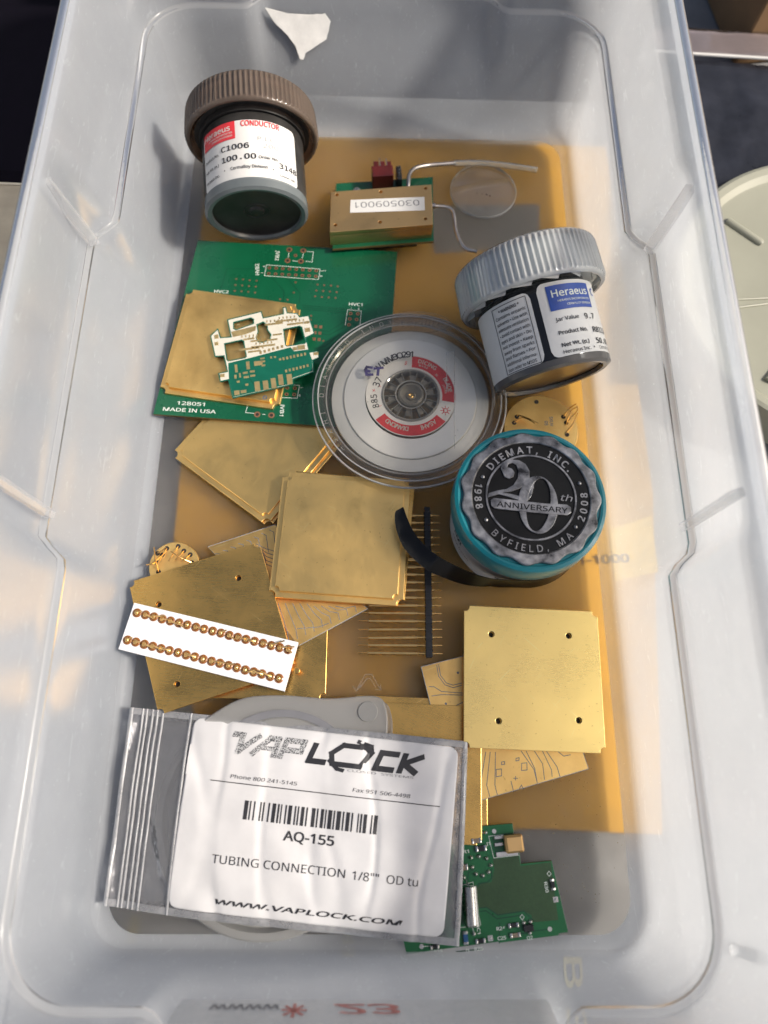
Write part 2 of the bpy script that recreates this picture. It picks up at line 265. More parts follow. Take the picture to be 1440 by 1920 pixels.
D={"bb_out":[[-79.9,215.9],[10.1,211.6],[4.7,169.2],[2.7,156.8],[-1.1,123.5],[-90.7,128.9]],"bb_holes_big":[[-38.6,211.6],[-32.3,211.2],[-39.1,205.7],[-33.1,205.4],[-47.9,129.0],[-42.0,128.7],[-40.4,134.5],[-44.4,132.8]],"bb_holes_mid":[[-35.7,208.5],[-47.0,201.6],[-44.0,201.5],[-41.0,201.3],[-38.0,201.2],[-35.0,201.0],[-32.0,200.9],[-29.0,200.7],[-26.0,200.5],[-47.1,198.6],[-44.1,198.4],[-41.1,198.3],[-38.1,198.1],[-35.1,198.0],[-32.1,197.8],[-29.1,197.7],[-26.1,197.5],[-10.2,178.4],[-7.0,178.3],[-10.5,175.6],[-7.5,175.4],[-10.8,172.7],[-36.1,141.5],[-32.9,141.4],[-38.8,138.7],[-36.2,138.5],[-33.0,138.4],[-38.8,141.6]],"bb_vias":[[-61.4,195.4],[-61.5,192.3],[-61.6,189.2],[-58.4,195.2],[-58.5,192.1],[-58.6,189.0],[-55.4,194.9],[-55.5,191.8],[-55.6,188.8],[-52.3,194.7],[-52.5,191.6],[-52.6,188.5],[-25.2,193.1],[-25.6,190.0],[-26.0,187.0],[-22.2,192.9],[-22.6,189.8],[-23.0,186.7],[-19.2,192.7],[-19.6,189.6],[-20.0,186.5],[-16.2,192.4],[-16.6,189.3],[-17.0,186.3],[-35.0,194.2],[-35.5,188.8],[-41.4,185.2],[-38.1,185.0],[-27.4,176.9],[-27.6,174.9],[-21.7,164.5]],"bb_pads":[[-25.2,171.6],[-23.1,171.4],[-25.4,168.5],[-23.3,168.3],[-25.6,165.3],[-23.5,165.1]],"bb_tr":[[[-67.6,190.8],[-66.0,200.9],[-54.0,200.9]],[[-45.8,196.8],[-39.9,189.4],[-39.8,184.3]],[[-39.0,196.5],[-32.7,188.6],[-32.9,183.1]],[[-31.3,182.2],[-12.0,180.7]],[[-31.2,181.2],[-12.0,179.7]],[[-31.2,180.3],[-12.0,178.6]],[[-22.6,169.6],[-19.5,169.2],[-12.7,174.3]],[[-22.6,167.8],[-19.1,167.5],[-11.8,172.5]],[[-25.4,160.7],[-20.8,161.7],[-14.8,168.0]],[[-25.3,159.4],[-20.0,160.4],[-14.0,166.2]]],"bb_silk":[[[-48.4,203.2],[-24.3,201.4],[-24.9,195.8],[-49.0,197.4],[-48.4,203.2]],[[-11.6,180.3],[-5.5,179.8],[-6.3,169.0]],[[-11.6,180.3],[-12.4,172.5]],[[-39.5,137.0],[-31.7,136.7],[-31.0,142.7],[-38.3,143.3]],[[-30.6,210.8],[-27.7,210.6],[-28.1,205.1],[-31.1,205.5]],[[-51.9,133.9],[-52.8,129.8],[-48.7,129.4]],[[-38.7,209.9],[-38.9,207.4]],[[-32.2,209.5],[-32.6,207.1]],[[-36.8,205.6],[-34.7,205.4]],[[-45.7,129.1],[-44.6,129.0]]],"bb_text":[[-43.6,208.3],[-52.6,200.7],[-8.0,183.3],[-67.4,188.9],[-75.7,133.8],[-76.0,130.7],[-37.5,131.2],[-49.5,202.3],[-50.2,198.8],[-23.3,200.5],[-22.1,200.6],[-23.6,197.7],[-10.1,181.1],[-6.7,180.9],[-30.1,141.6],[-30.7,138.2]],"gl_out":[[-80.5,186.2],[-31.1,179.9],[-40.0,129.5],[-90.3,138.8]],"cp_out":[[-62.4,171.0],[-48.3,175.3],[-47.3,172.1],[-38.7,174.3],[-39.1,177.4],[-37.9,177.6],[-37.2,174.8],[-33.0,174.7],[-31.8,172.9],[-28.0,173.6],[-25.2,164.9],[-28.7,162.8],[-26.9,155.6],[-23.6,156.3],[-22.7,153.3],[-25.4,152.0],[-24.8,146.5],[-33.4,142.9],[-32.9,140.6],[-57.4,133.9],[-59.8,142.3],[-63.1,141.4],[-64.1,145.1],[-60.5,146.0],[-62.5,153.5],[-66.2,153.1],[-68.9,162.9],[-66.2,166.4],[-64.7,162.1],[-60.2,162.6]],"cp_h1":[[-59.7,169.8],[-52.6,172.1],[-51.4,171.5],[-51.2,169.3],[-58.4,166.1],[-59.5,166.7]],"cp_h2":[[-49.8,168.8],[-47.2,170.2],[-45.4,168.7],[-45.1,166.3],[-43.5,164.0],[-43.8,161.7],[-46.6,160.1],[-48.7,160.4],[-49.7,162.5],[-49.0,165.4]],"cp_h3":[[-38.3,166.7],[-31.6,168.4],[-30.6,167.8],[-28.6,160.5],[-29.2,159.9],[-36.4,158.5],[-37.1,159.1]],"cp_h4":[[-62.8,159.3],[-55.6,161.2],[-54.8,160.5],[-53.2,153.3],[-53.6,152.7],[-60.5,151.0],[-61.2,151.7]],"cp_mask":[[-60.5,150.0],[-52.6,152.3],[-34.9,158.0],[-33.3,156.1],[-27.5,157.0],[-25.7,152.4],[-25.2,146.8],[-33.6,143.3],[-33.2,140.9],[-57.2,134.3],[-59.6,142.5]],"cp_goldtop":[[-60.4,165.1],[-50.1,168.2],[-50.2,165.9],[-54.3,163.9],[-59.5,162.5]],"cp_pads":[[-47.7,139.3],[-44.3,139.9],[-41.1,140.8],[-38.2,142.5],[-34.6,142.8],[-57.0,147.5],[-52.2,149.0],[-48.0,150.1],[-53.1,145.5],[-50.2,146.2],[-52.5,143.5],[-49.9,144.2],[-57.0,143.6],[-53.2,136.8],[-55.9,136.2],[-52.1,140.0],[-55.7,141.3],[-46.0,151.0],[-45.8,149.1],[-46.4,152.4],[-55.2,144.3],[-37.6,152.4],[-36.1,152.8],[-34.6,153.2],[-33.2,153.6],[-31.7,154.0],[-30.2,154.4],[-28.7,154.8],[-36.2,146.6],[-34.7,147.1],[-33.2,147.5],[-31.8,147.9],[-30.3,148.4],[-28.9,148.8],[-27.4,149.3],[-47.3,155.2],[-45.6,155.8],[-43.8,156.5],[-42.1,157.1],[-40.3,157.7],[-38.5,158.3],[-30.4,158.0],[-33.0,157.3],[-42.8,152.9],[-41.2,153.1],[-39.0,152.1],[-24.1,155.1],[-62.5,144.1],[-28.6,170.2],[-28.1,166.5],[-66.4,162.6],[-66.1,159.2],[-57.6,168.6]],"cp_padwh":[[2.17,4.47],[2.17,4.23],[2.02,4.72],[2.02,4.88],[2.17,4.72],[1.09,3.74],[1.4,3.74],[3.49,2.11],[2.02,0.98],[2.02,0.98],[2.17,0.98],[2.02,0.98],[0.93,1.79],[2.33,1.46],[2.17,2.11],[1.24,0.98],[1.24,0.98],[1.55,0.81],[1.55,0.81],[1.86,0.81],[0.78,2.11],[0.85,1.3],[0.85,1.3],[0.85,1.3],[0.85,1.3],[0.85,1.3],[0.85,1.3],[0.85,1.3],[0.85,1.3],[0.85,1.3],[0.85,1.3],[0.85,1.3],[0.85,1.3],[0.85,1.3],[0.85,1.3],[0.93,1.3],[0.93,1.3],[0.93,1.3],[0.93,1.3],[0.93,1.3],[0.93,1.3],[3.1,2.11],[1.71,1.46],[0.78,0.98],[0.93,0.81],[0.93,0.98],[2.02,1.3],[1.86,1.46],[2.33,1.14],[2.17,1.95],[1.71,1.95],[1.55,1.63],[1.24,0.81]],"cp_bars":[[-52.3,157.0],[-46.5,158.4],[-49.6,160.9],[-42.6,169.3],[-37.4,171.1],[-33.5,169.5],[-52.7,161.7],[-50.0,155.8],[-42.9,161.5],[-40.8,164.1]],"cp_barwh":[[8.53,0.57],[10.08,0.57],[4.65,0.49],[7.75,0.57],[9.3,0.57],[6.98,0.57],[4.65,0.49],[5.43,0.49],[4.65,0.49],[3.88,0.49]],"pb_out":[[27.8,-28.6],[50.3,-26.4],[50.7,-29.9],[52.3,-36.5],[52.5,-39.1],[63.2,-38.1],[67.8,-61.7],[14.6,-69.3],[12.8,-63.1],[23.4,-52.8]],"pb_flood":[[43.0,-37.6],[51.8,-36.6],[52.3,-39.8],[62.8,-38.6],[64.1,-56.0],[55.6,-56.7],[55.2,-54.6],[52.7,-53.4],[44.1,-54.6],[40.2,-52.3],[37.1,-52.8],[36.6,-46.9],[38.9,-45.0],[42.2,-44.7],[43.3,-40.9]],"pb_inner":[[56.0,-56.9],[63.6,-56.2],[64.0,-60.5],[44.0,-62.7],[44.0,-56.9]],"pb_joints":[[35.5,-37.2],[38.2,-36.8],[40.8,-37.4],[42.2,-39.5],[41.3,-41.6],[39.3,-42.7],[37.0,-42.2],[35.8,-40.1],[40.8,-29.3],[32.8,-43.3],[54.7,-56.5],[52.4,-56.8],[54.3,-59.7],[35.7,-60.1]],"pb_vias":[[43.8,-28.9],[61.1,-58.7],[18.2,-63.8]],"pb_parts":[[37.4,-31.9],[38.9,-34.3],[32.5,-40.2],[62.9,-45.3],[48.9,-57.5],[49.3,-60.4],[32.8,-61.2],[37.7,-62.1],[22.5,-63.8]],"pb_sq":[[63.7,-49.9],[41.1,-61.4]],"pb_dia":[[62.0,-42.1],[52.0,-55.2]],"pb_text":[[33.1,-32.4],[33.8,-35.2],[60.9,-46.2],[44.7,-58.4],[44.9,-61.2],[54.2,-61.1],[33.3,-65.2],[37.1,-64.3],[23.7,-65.1],[37.4,-59.2],[41.5,-32.7],[41.3,-34.3]],"pb_q2":[[53.8,-58.2]],"pb_can":[[34.3,-45.6],[34.6,-56.9]],"pb_conn":[[50.0,-32.5],[45.3,-30.8],[45.2,-33.0],[47.9,-35.9],[41.8,-30.4],[43.3,-37.4],[52.7,-36.3]],"pb_lines":[[[41.8,-30.5],[43.3,-37.3],[52.0,-36.4]],[[41.8,-30.5],[47.0,-30.0]],[[35.7,-31.3],[35.8,-29.7],[40.7,-29.3]],[[30.9,-46.0],[35.9,-44.7],[38.0,-57.5],[31.2,-58.3]],[[35.9,-47.1],[37.9,-45.2],[40.8,-44.7],[42.3,-43.5],[42.4,-40.9]],[[37.1,-52.6],[40.2,-52.3],[43.9,-54.6],[52.7,-53.4],[55.6,-56.1]],[[37.6,-53.6],[39.9,-53.3],[43.6,-55.7],[51.9,-54.6]],[[55.4,-59.3],[60.9,-58.7]],[[51.4,-60.0],[54.0,-59.8]],[[39.1,-61.6],[40.3,-61.5]],[[18.8,-63.8],[21.8,-63.6]],[[29.7,-65.3],[38.1,-64.5]],[[44.3,-56.9],[44.0,-62.7]],[[46.8,-29.9],[50.7,-29.5]],[[34.1,-44.3],[34.4,-41.8],[36.1,-40.9]]],"sc_out":[[-63.6,69.1],[-39.0,81.5],[-0.3,47.3],[-27.2,33.9],[-47.4,53.6]],"sr_out":[[19.1,26.0],[34.3,29.7],[72.8,-2.2],[74.1,-9.9],[32.4,-20.9],[24.8,2.9]],"sr_tr":[[[25.6,27.7],[26.2,23.8],[28.3,21.1],[30.8,20.3],[34.0,21.1]],[[24.9,27.5],[25.5,23.5],[27.8,20.4],[30.8,19.4],[34.0,20.3]],[[21.9,19.7],[23.7,19.7],[26.5,18.0],[34.2,17.5]],[[22.9,16.4],[26.4,16.9],[34.2,16.8]],[[24.2,10.1],[29.1,11.8],[34.1,14.2]],[[24.8,7.1],[28.4,8.1],[34.1,11.5]],[[25.5,4.0],[27.9,4.5]],[[29.6,2.5],[34.6,7.5]],[[40.2,-3.0],[36.6,-15.3],[36.9,-18.7]],[[41.9,-3.0],[39.2,-15.6],[39.6,-18.4]],[[43.5,-3.0],[41.8,-14.0],[42.7,-17.7]],[[45.4,-3.0],[44.7,-14.0],[45.4,-17.1]],[[54.7,-2.6],[58.9,-8.8],[59.8,-13.3]],[[56.5,-2.6],[59.2,-8.5],[59.7,-12.6]],[[59.5,-2.6],[62.1,-6.8],[62.4,-12.0]],[[62.4,-2.6],[65.1,-8.7],[65.2,-11.0]],[[63.8,-2.6],[67.2,-7.8],[68.0,-11.0]],[[67.9,-2.6],[69.9,-4.2],[72.3,-3.7]],[[36.0,-3.1],[34.9,-5.7]],[[50.5,-12.7],[51.2,-16.1]],[[53.3,-15.2],[54.1,-13.9],[54.7,-15.2]],[[51.5,-11.7],[52.9,-11.7]],[[52.2,-11.1],[52.1,-12.3]],[[45.4,-8.8],[47.3,-8.6],[47.2,-10.9],[45.3,-11.2],[45.4,-8.8]],[[47.4,-6.3],[48.5,-6.1],[48.5,-7.0],[47.4,-7.2],[47.4,-6.3]],[[52.7,-5.0],[53.8,-4.8],[53.7,-5.7],[52.6,-5.9],[52.7,-5.0]],[[54.6,-6.7],[56.5,-6.5],[56.4,-8.9],[54.4,-9.1],[54.6,-6.7]]],"sr_holes":[[28.0,13.7],[32.7,24.8]],"sc_tr":[[[-35.2,50.2],[-32.9,44.2],[-31.1,39.0],[-30.4,35.4]],[[-32.5,50.2],[-30.0,44.8],[-28.0,40.3],[-27.3,36.9]],[[-29.7,50.2],[-27.2,45.4],[-24.9,41.6],[-24.2,38.4]],[[-27.0,50.2],[-24.3,46.0],[-21.8,42.9],[-21.1,39.8]],[[-24.2,50.2],[-21.4,46.6],[-18.6,44.2],[-18.0,41.3]],[[-21.5,49.3],[-18.4,46.7],[-15.5,45.5],[-14.8,42.8]],[[-18.7,49.4],[-15.5,47.3],[-12.3,46.8],[-11.7,44.3]],[[-16.0,49.4],[-12.6,47.9],[-9.1,48.2],[-8.5,45.8]],[[-13.2,49.4],[-9.7,48.6],[-5.9,49.5],[-5.4,47.3]],[[-60.7,69.6],[-59.0,69.5],[-56.7,66.8]],[[-57.8,71.0],[-56.1,70.8],[-53.9,67.4]],[[-54.9,72.4],[-53.2,72.1],[-51.2,68.0]],[[-52.0,73.8],[-50.2,73.4],[-48.4,68.6]],[[-49.0,75.2],[-47.3,74.7],[-45.6,69.2]],[[-46.1,76.6],[-44.4,76.0],[-42.9,69.8]],[[-43.2,78.1],[-41.4,77.3],[-40.1,70.4]],[[-40.2,79.5],[-38.5,78.6],[-37.3,71.0]],[[-45.0,73.7],[-41.1,71.8],[-36.3,70.4]],[[-44.2,72.5],[-41.0,70.2],[-36.2,68.7]],[[-43.3,71.4],[-40.9,68.7],[-36.2,67.1]],[[-42.5,70.2],[-40.8,67.1],[-36.1,65.4]],[[-41.7,69.1],[-40.7,65.6],[-36.0,63.8]],[[-27.5,40.7],[-19.3,41.4],[-15.8,42.8]]],"plL":[[-91.0,56.0],[-42.3,71.8],[-27.0,33.2],[-37.5,18.5],[-76.7,10.7]],"plL_h":[[-50.3,59.1],[-79.3,48.7],[-69.5,19.7],[-26.6,24.8]],"p1":[[34.0,49.2],[84.0,47.2],[85.4,-1.5],[34.9,-2.9]],"p1_h":[[45.0,38.5],[74.1,38.3],[46.2,7.6],[75.3,8.0]],"strip":[[-87.7,49.0],[-26.4,34.7],[-30.5,17.5],[-91.3,31.9]],"beadA":[[-86.3,45.1],[-83.1,44.4],[-80.0,43.7],[-76.8,42.9],[-73.7,42.2],[-70.5,41.5],[-67.4,40.8],[-64.2,40.0],[-61.1,39.3],[-57.9,38.6],[-54.8,37.9],[-51.7,37.1],[-48.6,36.4],[-45.5,35.7],[-42.3,35.0],[-39.2,34.3],[-36.1,33.5],[-33.0,32.8],[-29.9,32.1]],"beadB":[[-88.6,35.1],[-85.5,34.4],[-82.3,33.6],[-79.2,32.9],[-76.1,32.1],[-73.0,31.4],[-69.8,30.7],[-66.7,29.9],[-63.6,29.2],[-60.5,28.4],[-57.4,27.7],[-54.3,27.0],[-51.2,26.2],[-48.1,25.5],[-45.0,24.7],[-41.9,24.0],[-38.9,23.3],[-35.8,22.5],[-32.7,21.8]],"pl_under":[[-45.2,18.7],[-40.8,21.4],[-27.5,34.1],[-16.3,39.3],[-15.7,16.3],[-58.7,11.8]],"p_low":[[-6.1,16.1],[23.0,15.6],[42.5,-19.1],[42.2,-26.6],[10.9,-27.9]],"p_low2":[[-2.9,17.2],[20.9,15.6]],"mod_top":[[-19.8,234.1],[25.4,239.3],[25.5,216.7],[-19.7,211.9]],"mod_h":[[-17.1,232.0],[2.5,234.1],[22.6,236.5],[-17.3,215.5],[2.3,217.5],[22.3,219.6]],"mod_lab":[[-11.0,229.3],[22.1,231.1],[22.0,223.8],[-11.1,222.3]],"mod_pcb":[[-18.1,246.6],[26.8,251.2],[26.4,214.7],[-18.7,209.6]],"mod_conn":[[-2.0,256.2],[7.8,256.9],[8.8,243.8],[-1.8,241.8],[9.4,254.4],[11.9,254.7],[12.4,243.9]],"tubeA":[[15.1,241.2],[15.2,246.5],[17.8,251.5],[23.9,254.1]],"tubeA2":[[25.1,259.5],[37.2,262.1],[74.9,264.3]],"tubeB":[[27.4,232.0],[33.8,231.9],[36.0,228.6],[37.4,219.2],[40.3,211.6],[45.1,210.4]],"lens":[[51.3,249.2],[35.4,248.9],[67.2,249.1],[50.6,233.5],[51.9,265.6]],"lensspots":[[53.1,243.1],[50.7,243.7],[47.4,245.0]],"hR":[[69.9,127.1],[54.4,126.5],[85.1,123.9],[70.6,138.0]],"hR_h":[[60.0,129.0],[58.7,126.2],[79.4,129.2],[80.4,126.5],[80.3,121.1],[68.6,136.0]],"hR_pin":[[82.8,129.7],[82.7,127.1],[82.3,125.7],[64.8,121.8]],"hR_t":[[73.0,125.6],[69.9,124.9]],"hL":[[-76.2,65.0],[-85.3,64.4],[-67.1,65.5],[-77.0,72.6]],"hL_h":[[-79.5,69.7],[-75.2,70.6],[-72.8,68.8],[-70.2,67.3],[-81.0,67.1],[-81.7,60.3],[-83.0,64.2],[-82.9,67.7],[-69.3,64.1]],"hL_p":[[-82.1,70.1],[-83.7,67.7],[-84.6,61.1],[-76.6,69.2],[-76.4,60.7],[-73.2,63.1],[-71.0,68.3]],"ph":[[22.3,90.4],[21.9,30.4]],"ph_pins":[[[-5.6,90.2],[-1.2,90.2],[21.1,89.0],[24.2,88.9],[25.6,88.7],[29.3,88.6]],[[-5.6,86.8],[-1.2,86.8],[21.1,85.6],[24.2,85.6],[25.6,85.4],[29.2,85.2]],[[-5.5,83.5],[-1.1,83.4],[21.0,82.3],[24.1,82.2],[25.5,82.0],[29.2,81.9]],[[-5.5,80.2],[-1.1,80.1],[21.0,78.9],[24.0,78.9],[25.5,78.7],[29.1,78.5]],[[-5.4,76.9],[-1.0,76.8],[21.0,75.7],[24.0,75.6],[25.4,75.4],[29.0,75.2]],[[-5.3,73.6],[-1.0,73.5],[20.9,72.4],[23.9,72.3],[25.3,72.1],[28.9,72.0]],[[-5.3,70.3],[-1.0,70.3],[20.9,69.1],[23.9,69.1],[25.3,68.9],[28.9,68.7]],[[-5.2,67.1],[-0.9,67.1],[20.8,65.9],[23.8,65.8],[25.2,65.7],[28.8,65.5]],[[-5.2,63.9],[-0.9,63.8],[20.8,62.7],[23.8,62.6],[25.2,62.5],[28.7,62.3]],[[-5.1,60.7],[-0.8,60.7],[20.7,59.5],[23.7,59.5],[25.1,59.3],[28.6,59.1]],[[-5.1,57.6],[-0.8,57.5],[20.7,56.4],[23.7,56.3],[25.1,56.1],[28.6,56.0]],[[-5.0,54.4],[-0.8,54.4],[20.7,53.3],[23.6,53.2],[25.0,53.0],[28.5,52.9]],[[-5.0,51.3],[-0.7,51.3],[20.6,50.2],[23.6,50.1],[24.9,49.9],[28.4,49.8]],[[-4.9,48.2],[-0.7,48.2],[20.6,47.1],[23.5,47.0],[24.9,46.8],[28.4,46.7]],[[-4.8,45.2],[-0.7,45.1],[20.5,44.0],[23.5,43.9],[24.8,43.8],[28.3,43.6]],[[-4.8,42.1],[-0.6,42.1],[20.5,41.0],[23.4,40.9],[24.8,40.7],[28.2,40.6]],[[-4.7,39.1],[-0.6,39.1],[20.5,38.0],[23.4,37.9],[24.7,37.7],[28.2,37.6]],[[-4.7,36.1],[-0.5,36.1],[20.4,35.0],[23.3,34.9],[24.7,34.7],[28.1,34.6]],[[-4.6,33.1],[-0.5,33.1],[20.4,32.0],[23.3,31.9],[24.6,31.8],[28.0,31.6]]],"recyc":[[-0.2,24.6],[3.5,19.7],[-4.8,19.6],[-5.1,17.6]],"undertext":[[86.0,71.5],[100.2,76.0],[92.8,73.9]],"grey_under":[[27.5,244.2],[79.4,246.6],[78.8,226.7],[61.7,221.9],[27.0,216.9]],"case_c":[[14.6,131.4]],"case_r":[[53.2,132.0],[-23.8,132.2],[14.5,173.8],[16.2,92.5]],"disc_c":[[15.4,134.8],[-17.5,134.3],[46.6,135.2],[14.6,165.3],[16.5,100.8]],"lab_c":[[15.3,136.2],[-2.1,135.9],[32.8,134.8],[15.5,155.1],[16.6,117.7]],"hub_c":[[15.6,136.0],[4.0,135.8],[27.0,136.1],[15.6,147.7],[15.5,124.3]],"etch":[[30.4,153.7],[30.0,135.4],[33.6,154.4],[32.5,110.5],[15.2,110.6],[18.6,120.1],[31.1,112.3],[25.4,123.3],[23.0,108.3],[18.6,113.4],[23.6,111.6],[22.6,120.2]],"sticker":[[-49.7, 311.3, 43.4], [-39.7, 310.9, 41.2], [-30.3, 310.8, 41.0], [-23.2, 311.0, 41.4], [-20.7, 309.6, 38.9], [-22.8, 306.1, 33.4], [-29.0, 304.1, 30.6], [-32.7, 302.9, 28.9], [-33.6, 301.5, 26.9], [-35.4, 301.5, 27.0], [-37.1, 304.4, 31.0], [-40.3, 306.6, 34.2], [-46.3, 309.4, 38.6]]}
G1 = gold('gold_bright', (1., .74, .27), .30, .14, 0.1, 0.0)
G2 = gold('gold_plain', (1., .66, .23), .36, .16, 1.5, .31)
G3 = gold('gold_dull', (.88, .53, .155), .28, .4, .35, .77)
G4 = gold('gold_stained', (1., .67, .24), .40, .42, .9, 1.31, (.66, .36, .10))
GW = mat('gold_wire', (.80, .52, .20), .3, 1, .15)
GP = mat('gold_pad', (.80, .58, .25), .42, .9, .12, 300)
BLK = mat('black_plastic', (.012, .012, .013), .42, 0, .3)
DARKH = mat('hole_shade_and_seal', (.02, .016, .012), .7)  # shade colour for hole discs, also the dark header seals
STEEL = mat('bare_metal_tube', (.50, .46, .42), .3, 1, .2, 200)
SOLD = mat('solder', (.62, .60, .56), .28, 1, .15, 400)
INK = mat('black_ink', (.018, .018, .022), .55, 0, .2, 900, 0)
INKP = mat('blue_black_ink', (.03, .025, .08), .55, 0, .2, 900, 0)
GREYINK = mat('grey_ink', (.16, .16, .17), .6, 0, .3, 900, 0)
SILK = mat('white_print', (.62, .66, .60), .6, 0, .12, 800, 0)
PAPER = mat('label_paper', (.64, .63, .60), .55, 0, .05, 60, .15, 250)
RED = mat('red_print', (.66, .035, .045), .5, 0, .12, 400, 0)
BLUEP = mat('blue_print', (.015, .06, .30), .4, 0, .1, 400, 0)

# ======================= storage bin =======================
BIN_IN = milky('bin_plastic', (.80, .82, .85), .56, .25, .10, 22., .08, .64, .08, (.97, .985, 1), .2, None, .2)
BIN_FLOOR = milky('bin_floor_plastic', (.78, .74, .68), .93, .3, .12, 30., .05, .55, .02, (1, .99, .97), .1, .7, .08)
RIBM = milky('bin_rib', (.97, .98, .99), .80, .3, .3, 40., .04, .5, .0)
BIN_EDGE_GLOW = milky('bin_edge_glow', (.95, .97, .99), .5, .2, .8, 40., .05, .75)  # whiter plastic: edge glow of ledge and lip put into the colour
def sm(a, b, x):
    t = min(1, max(0, (x - a) / (b - a))); return t * t * (3 - 2 * t)
def bump1(s, a, b, w=9): return sm(a - w, a + 1, s) * (1 - sm(b - 1, b + w, s))
def bin_ring(x0, x1, y0, y1, r, z, rec=0.0, recend=None):
    P = []; re_ = rec if recend is None else recend
    def side(a, b, nrm, n, lo, hi, ax, rc):
        for i in range(n):
            t = i / n; p = (a[0] + (b[0] - a[0]) * t, a[1] + (b[1] - a[1]) * t); k = rc * bump1(p[ax], lo, hi)
            P.append((p[0] + nrm[0] * k, p[1] + nrm[1] * k, z))
    def corner(cx, cy_, a0):
        for i in range(10):
            a = a0 + PI / 2 * i / 10; P.append((cx + r * math.cos(a), cy_ + r * math.sin(a), z))
    corner(x1 - r, y0 + r, -PI / 2); side((x1, y0 + r), (x1, y1 - r), (1, 0), 90, 61, 180, 1, rec)
    corner(x1 - r, y1 - r, 0); side((x1 - r, y1), (x0 + r, y1), (0, 1), 50, -49, 49, 0, re_)
    corner(x0 + r, y1 - r, PI / 2); side((x0, y1 - r), (x0, y0 + r), (-1, 0), 90, 63, 181, 1, rec)
    corner(x0 + r, y0 + r, PI); side((x0 + r, y0), (x1 - r, y0), (0, -1), 50, -50, 50, 0, re_)
    return P
F0, F1 = (-92.5, 95., -66., 287.), (-98.2, 97.2, -67.5, 305.)
ZL = 46.
def ext(t, d): return tuple(F0[i] + (F1[i] - F0[i]) * t + (-d if i in (0, 2) else d) for i in range(4))
def lev(z, d=0., r=18., rec=0., up_=0.):
    t = min(1, z / ZL); e = ext(t, d + up_); return bin_ring(*e, r, z, rec)
def recs(z): return 8. * sm(6, 45, z) ** 1.2
T_ = 1.5
inner = [lev(0, -5, 12), lev(.4, -2.6, 13), lev(1.8, -1., 14), lev(4.5, -.3, 15.5), lev(8, 0, 16, 0)]
for z in (12, 17, 23, 29, 35, 40, 45.4): inner.append(lev(z, 0, 17 + z * .06, recs(z)))
inner.append(lev(46., .25, 20.3, 8.)); inner.append(lev(46.1, 1.9, 22, 8.)); inner.append(lev(46.6, 2.3, 22.4, 8.))
for z in (54, 64, 75, 89): inner.append(lev(z, 2.3 + (z - 46) * .11, 23 + (z - 46) * .15, 8. * (1 - sm(48, 92, z))))
inner += [lev(92, 7.6, 29), lev(92.8, 8.3, 30), lev(93, 9.6, 31), lev(92.5, 10.6, 32), lev(91, 11.0, 32), lev(84, 11.3, 32), lev(83.6, 10.3, 31), lev(90.3, 9.8, 31), lev(90.6, 8.9, 30)]
outer = []
for z in (88, 75, 64, 54): outer.append(lev(z, 2.3 + (z - 46) * .11 + T_, 24 + (z - 46) * .15, 8. * (1 - sm(48, 92, z))))
outer += [lev(45, 3.4, 23, 8.), lev(44.4, 1.7, 22, 8.)]
for z in (40, 35, 29, 23, 17, 12): outer.append(lev(z, T_, 18 + z * .06, recs(z)))
outer += [lev(7, T_, 17), lev(3.5, T_ * .8, 16), lev(.5, .2, 14), lev(-.9, -1.8, 13), lev(-T_, -4.6, 12)]
binr = root('storage_bin', (0, 0, 0), 'large milky translucent plastic bin holding all the gold parts, boards and jars', 'storage bin')
mb = MB(); mb.loft(inner + outer); mb.m = [2 if (min(mb.v[i][2] for i in f) > 45.3 and max(mb.v[i][2] for i in f) < 46.7) or min(mb.v[i][2] for i in f) > 91.9 else 0 for f in mb.f]
n0 = len(inner[0]); k = len(inner + outer)
mb.add(inner[0], [tuple(range(n0))], 1); mb.add(outer[-1], [tuple(range(n0 - 1, -1, -1))], 1)
ob('bin_shell', mb, [BIN_IN, BIN_FLOOR, BIN_EDGE_GLOW], binr, 0.9)
def bar(p, q, w, h, nrm):      # raised moulded bar between two wall points
    p, q, nn = Vector(p), Vector(q), Vector(nrm).normalized(); d = (q - p).normalized(); s_ = d.cross(nn).normalized() * w / 2
    R_ = []
    for a, hh in ((p, 0), (p + d * .6, h), (q - d * .6, h), (q, 0)):
        b0 = a - nn * 1.4; t_ = a + nn * (hh * .9 + .1); c_ = a + nn * (hh + .1)
        R_.append([tuple(b0 - s_), tuple(t_ - s_), tuple(c_ - s_ * .6), tuple(c_ + s_ * .6), tuple(t_ + s_), tuple(b0 + s_)])
    return MB().loft(R_, True, True)
for p, q, nr in (((-106, 178.2, 47.2), (-106.6, 171, 85), (1, .3, .1)), ((-105.6, 70.6, 47.2), (-104.6, 69, 85), (1, -.3, .1)), ((105.2, 178.8, 47.2), (104.2, 172.8, 85), (-1, .3, .1)), ((104.4, 68.6, 47.2), (103.2, 66.9, 85), (-1, -.3, .1)), ((101, -53, 50), (105, -52, 64), (-1, 0, .1))):
    ob('moulded_rib', bar(p, q, 2.6, 2.4, nr), RIBM, binr)
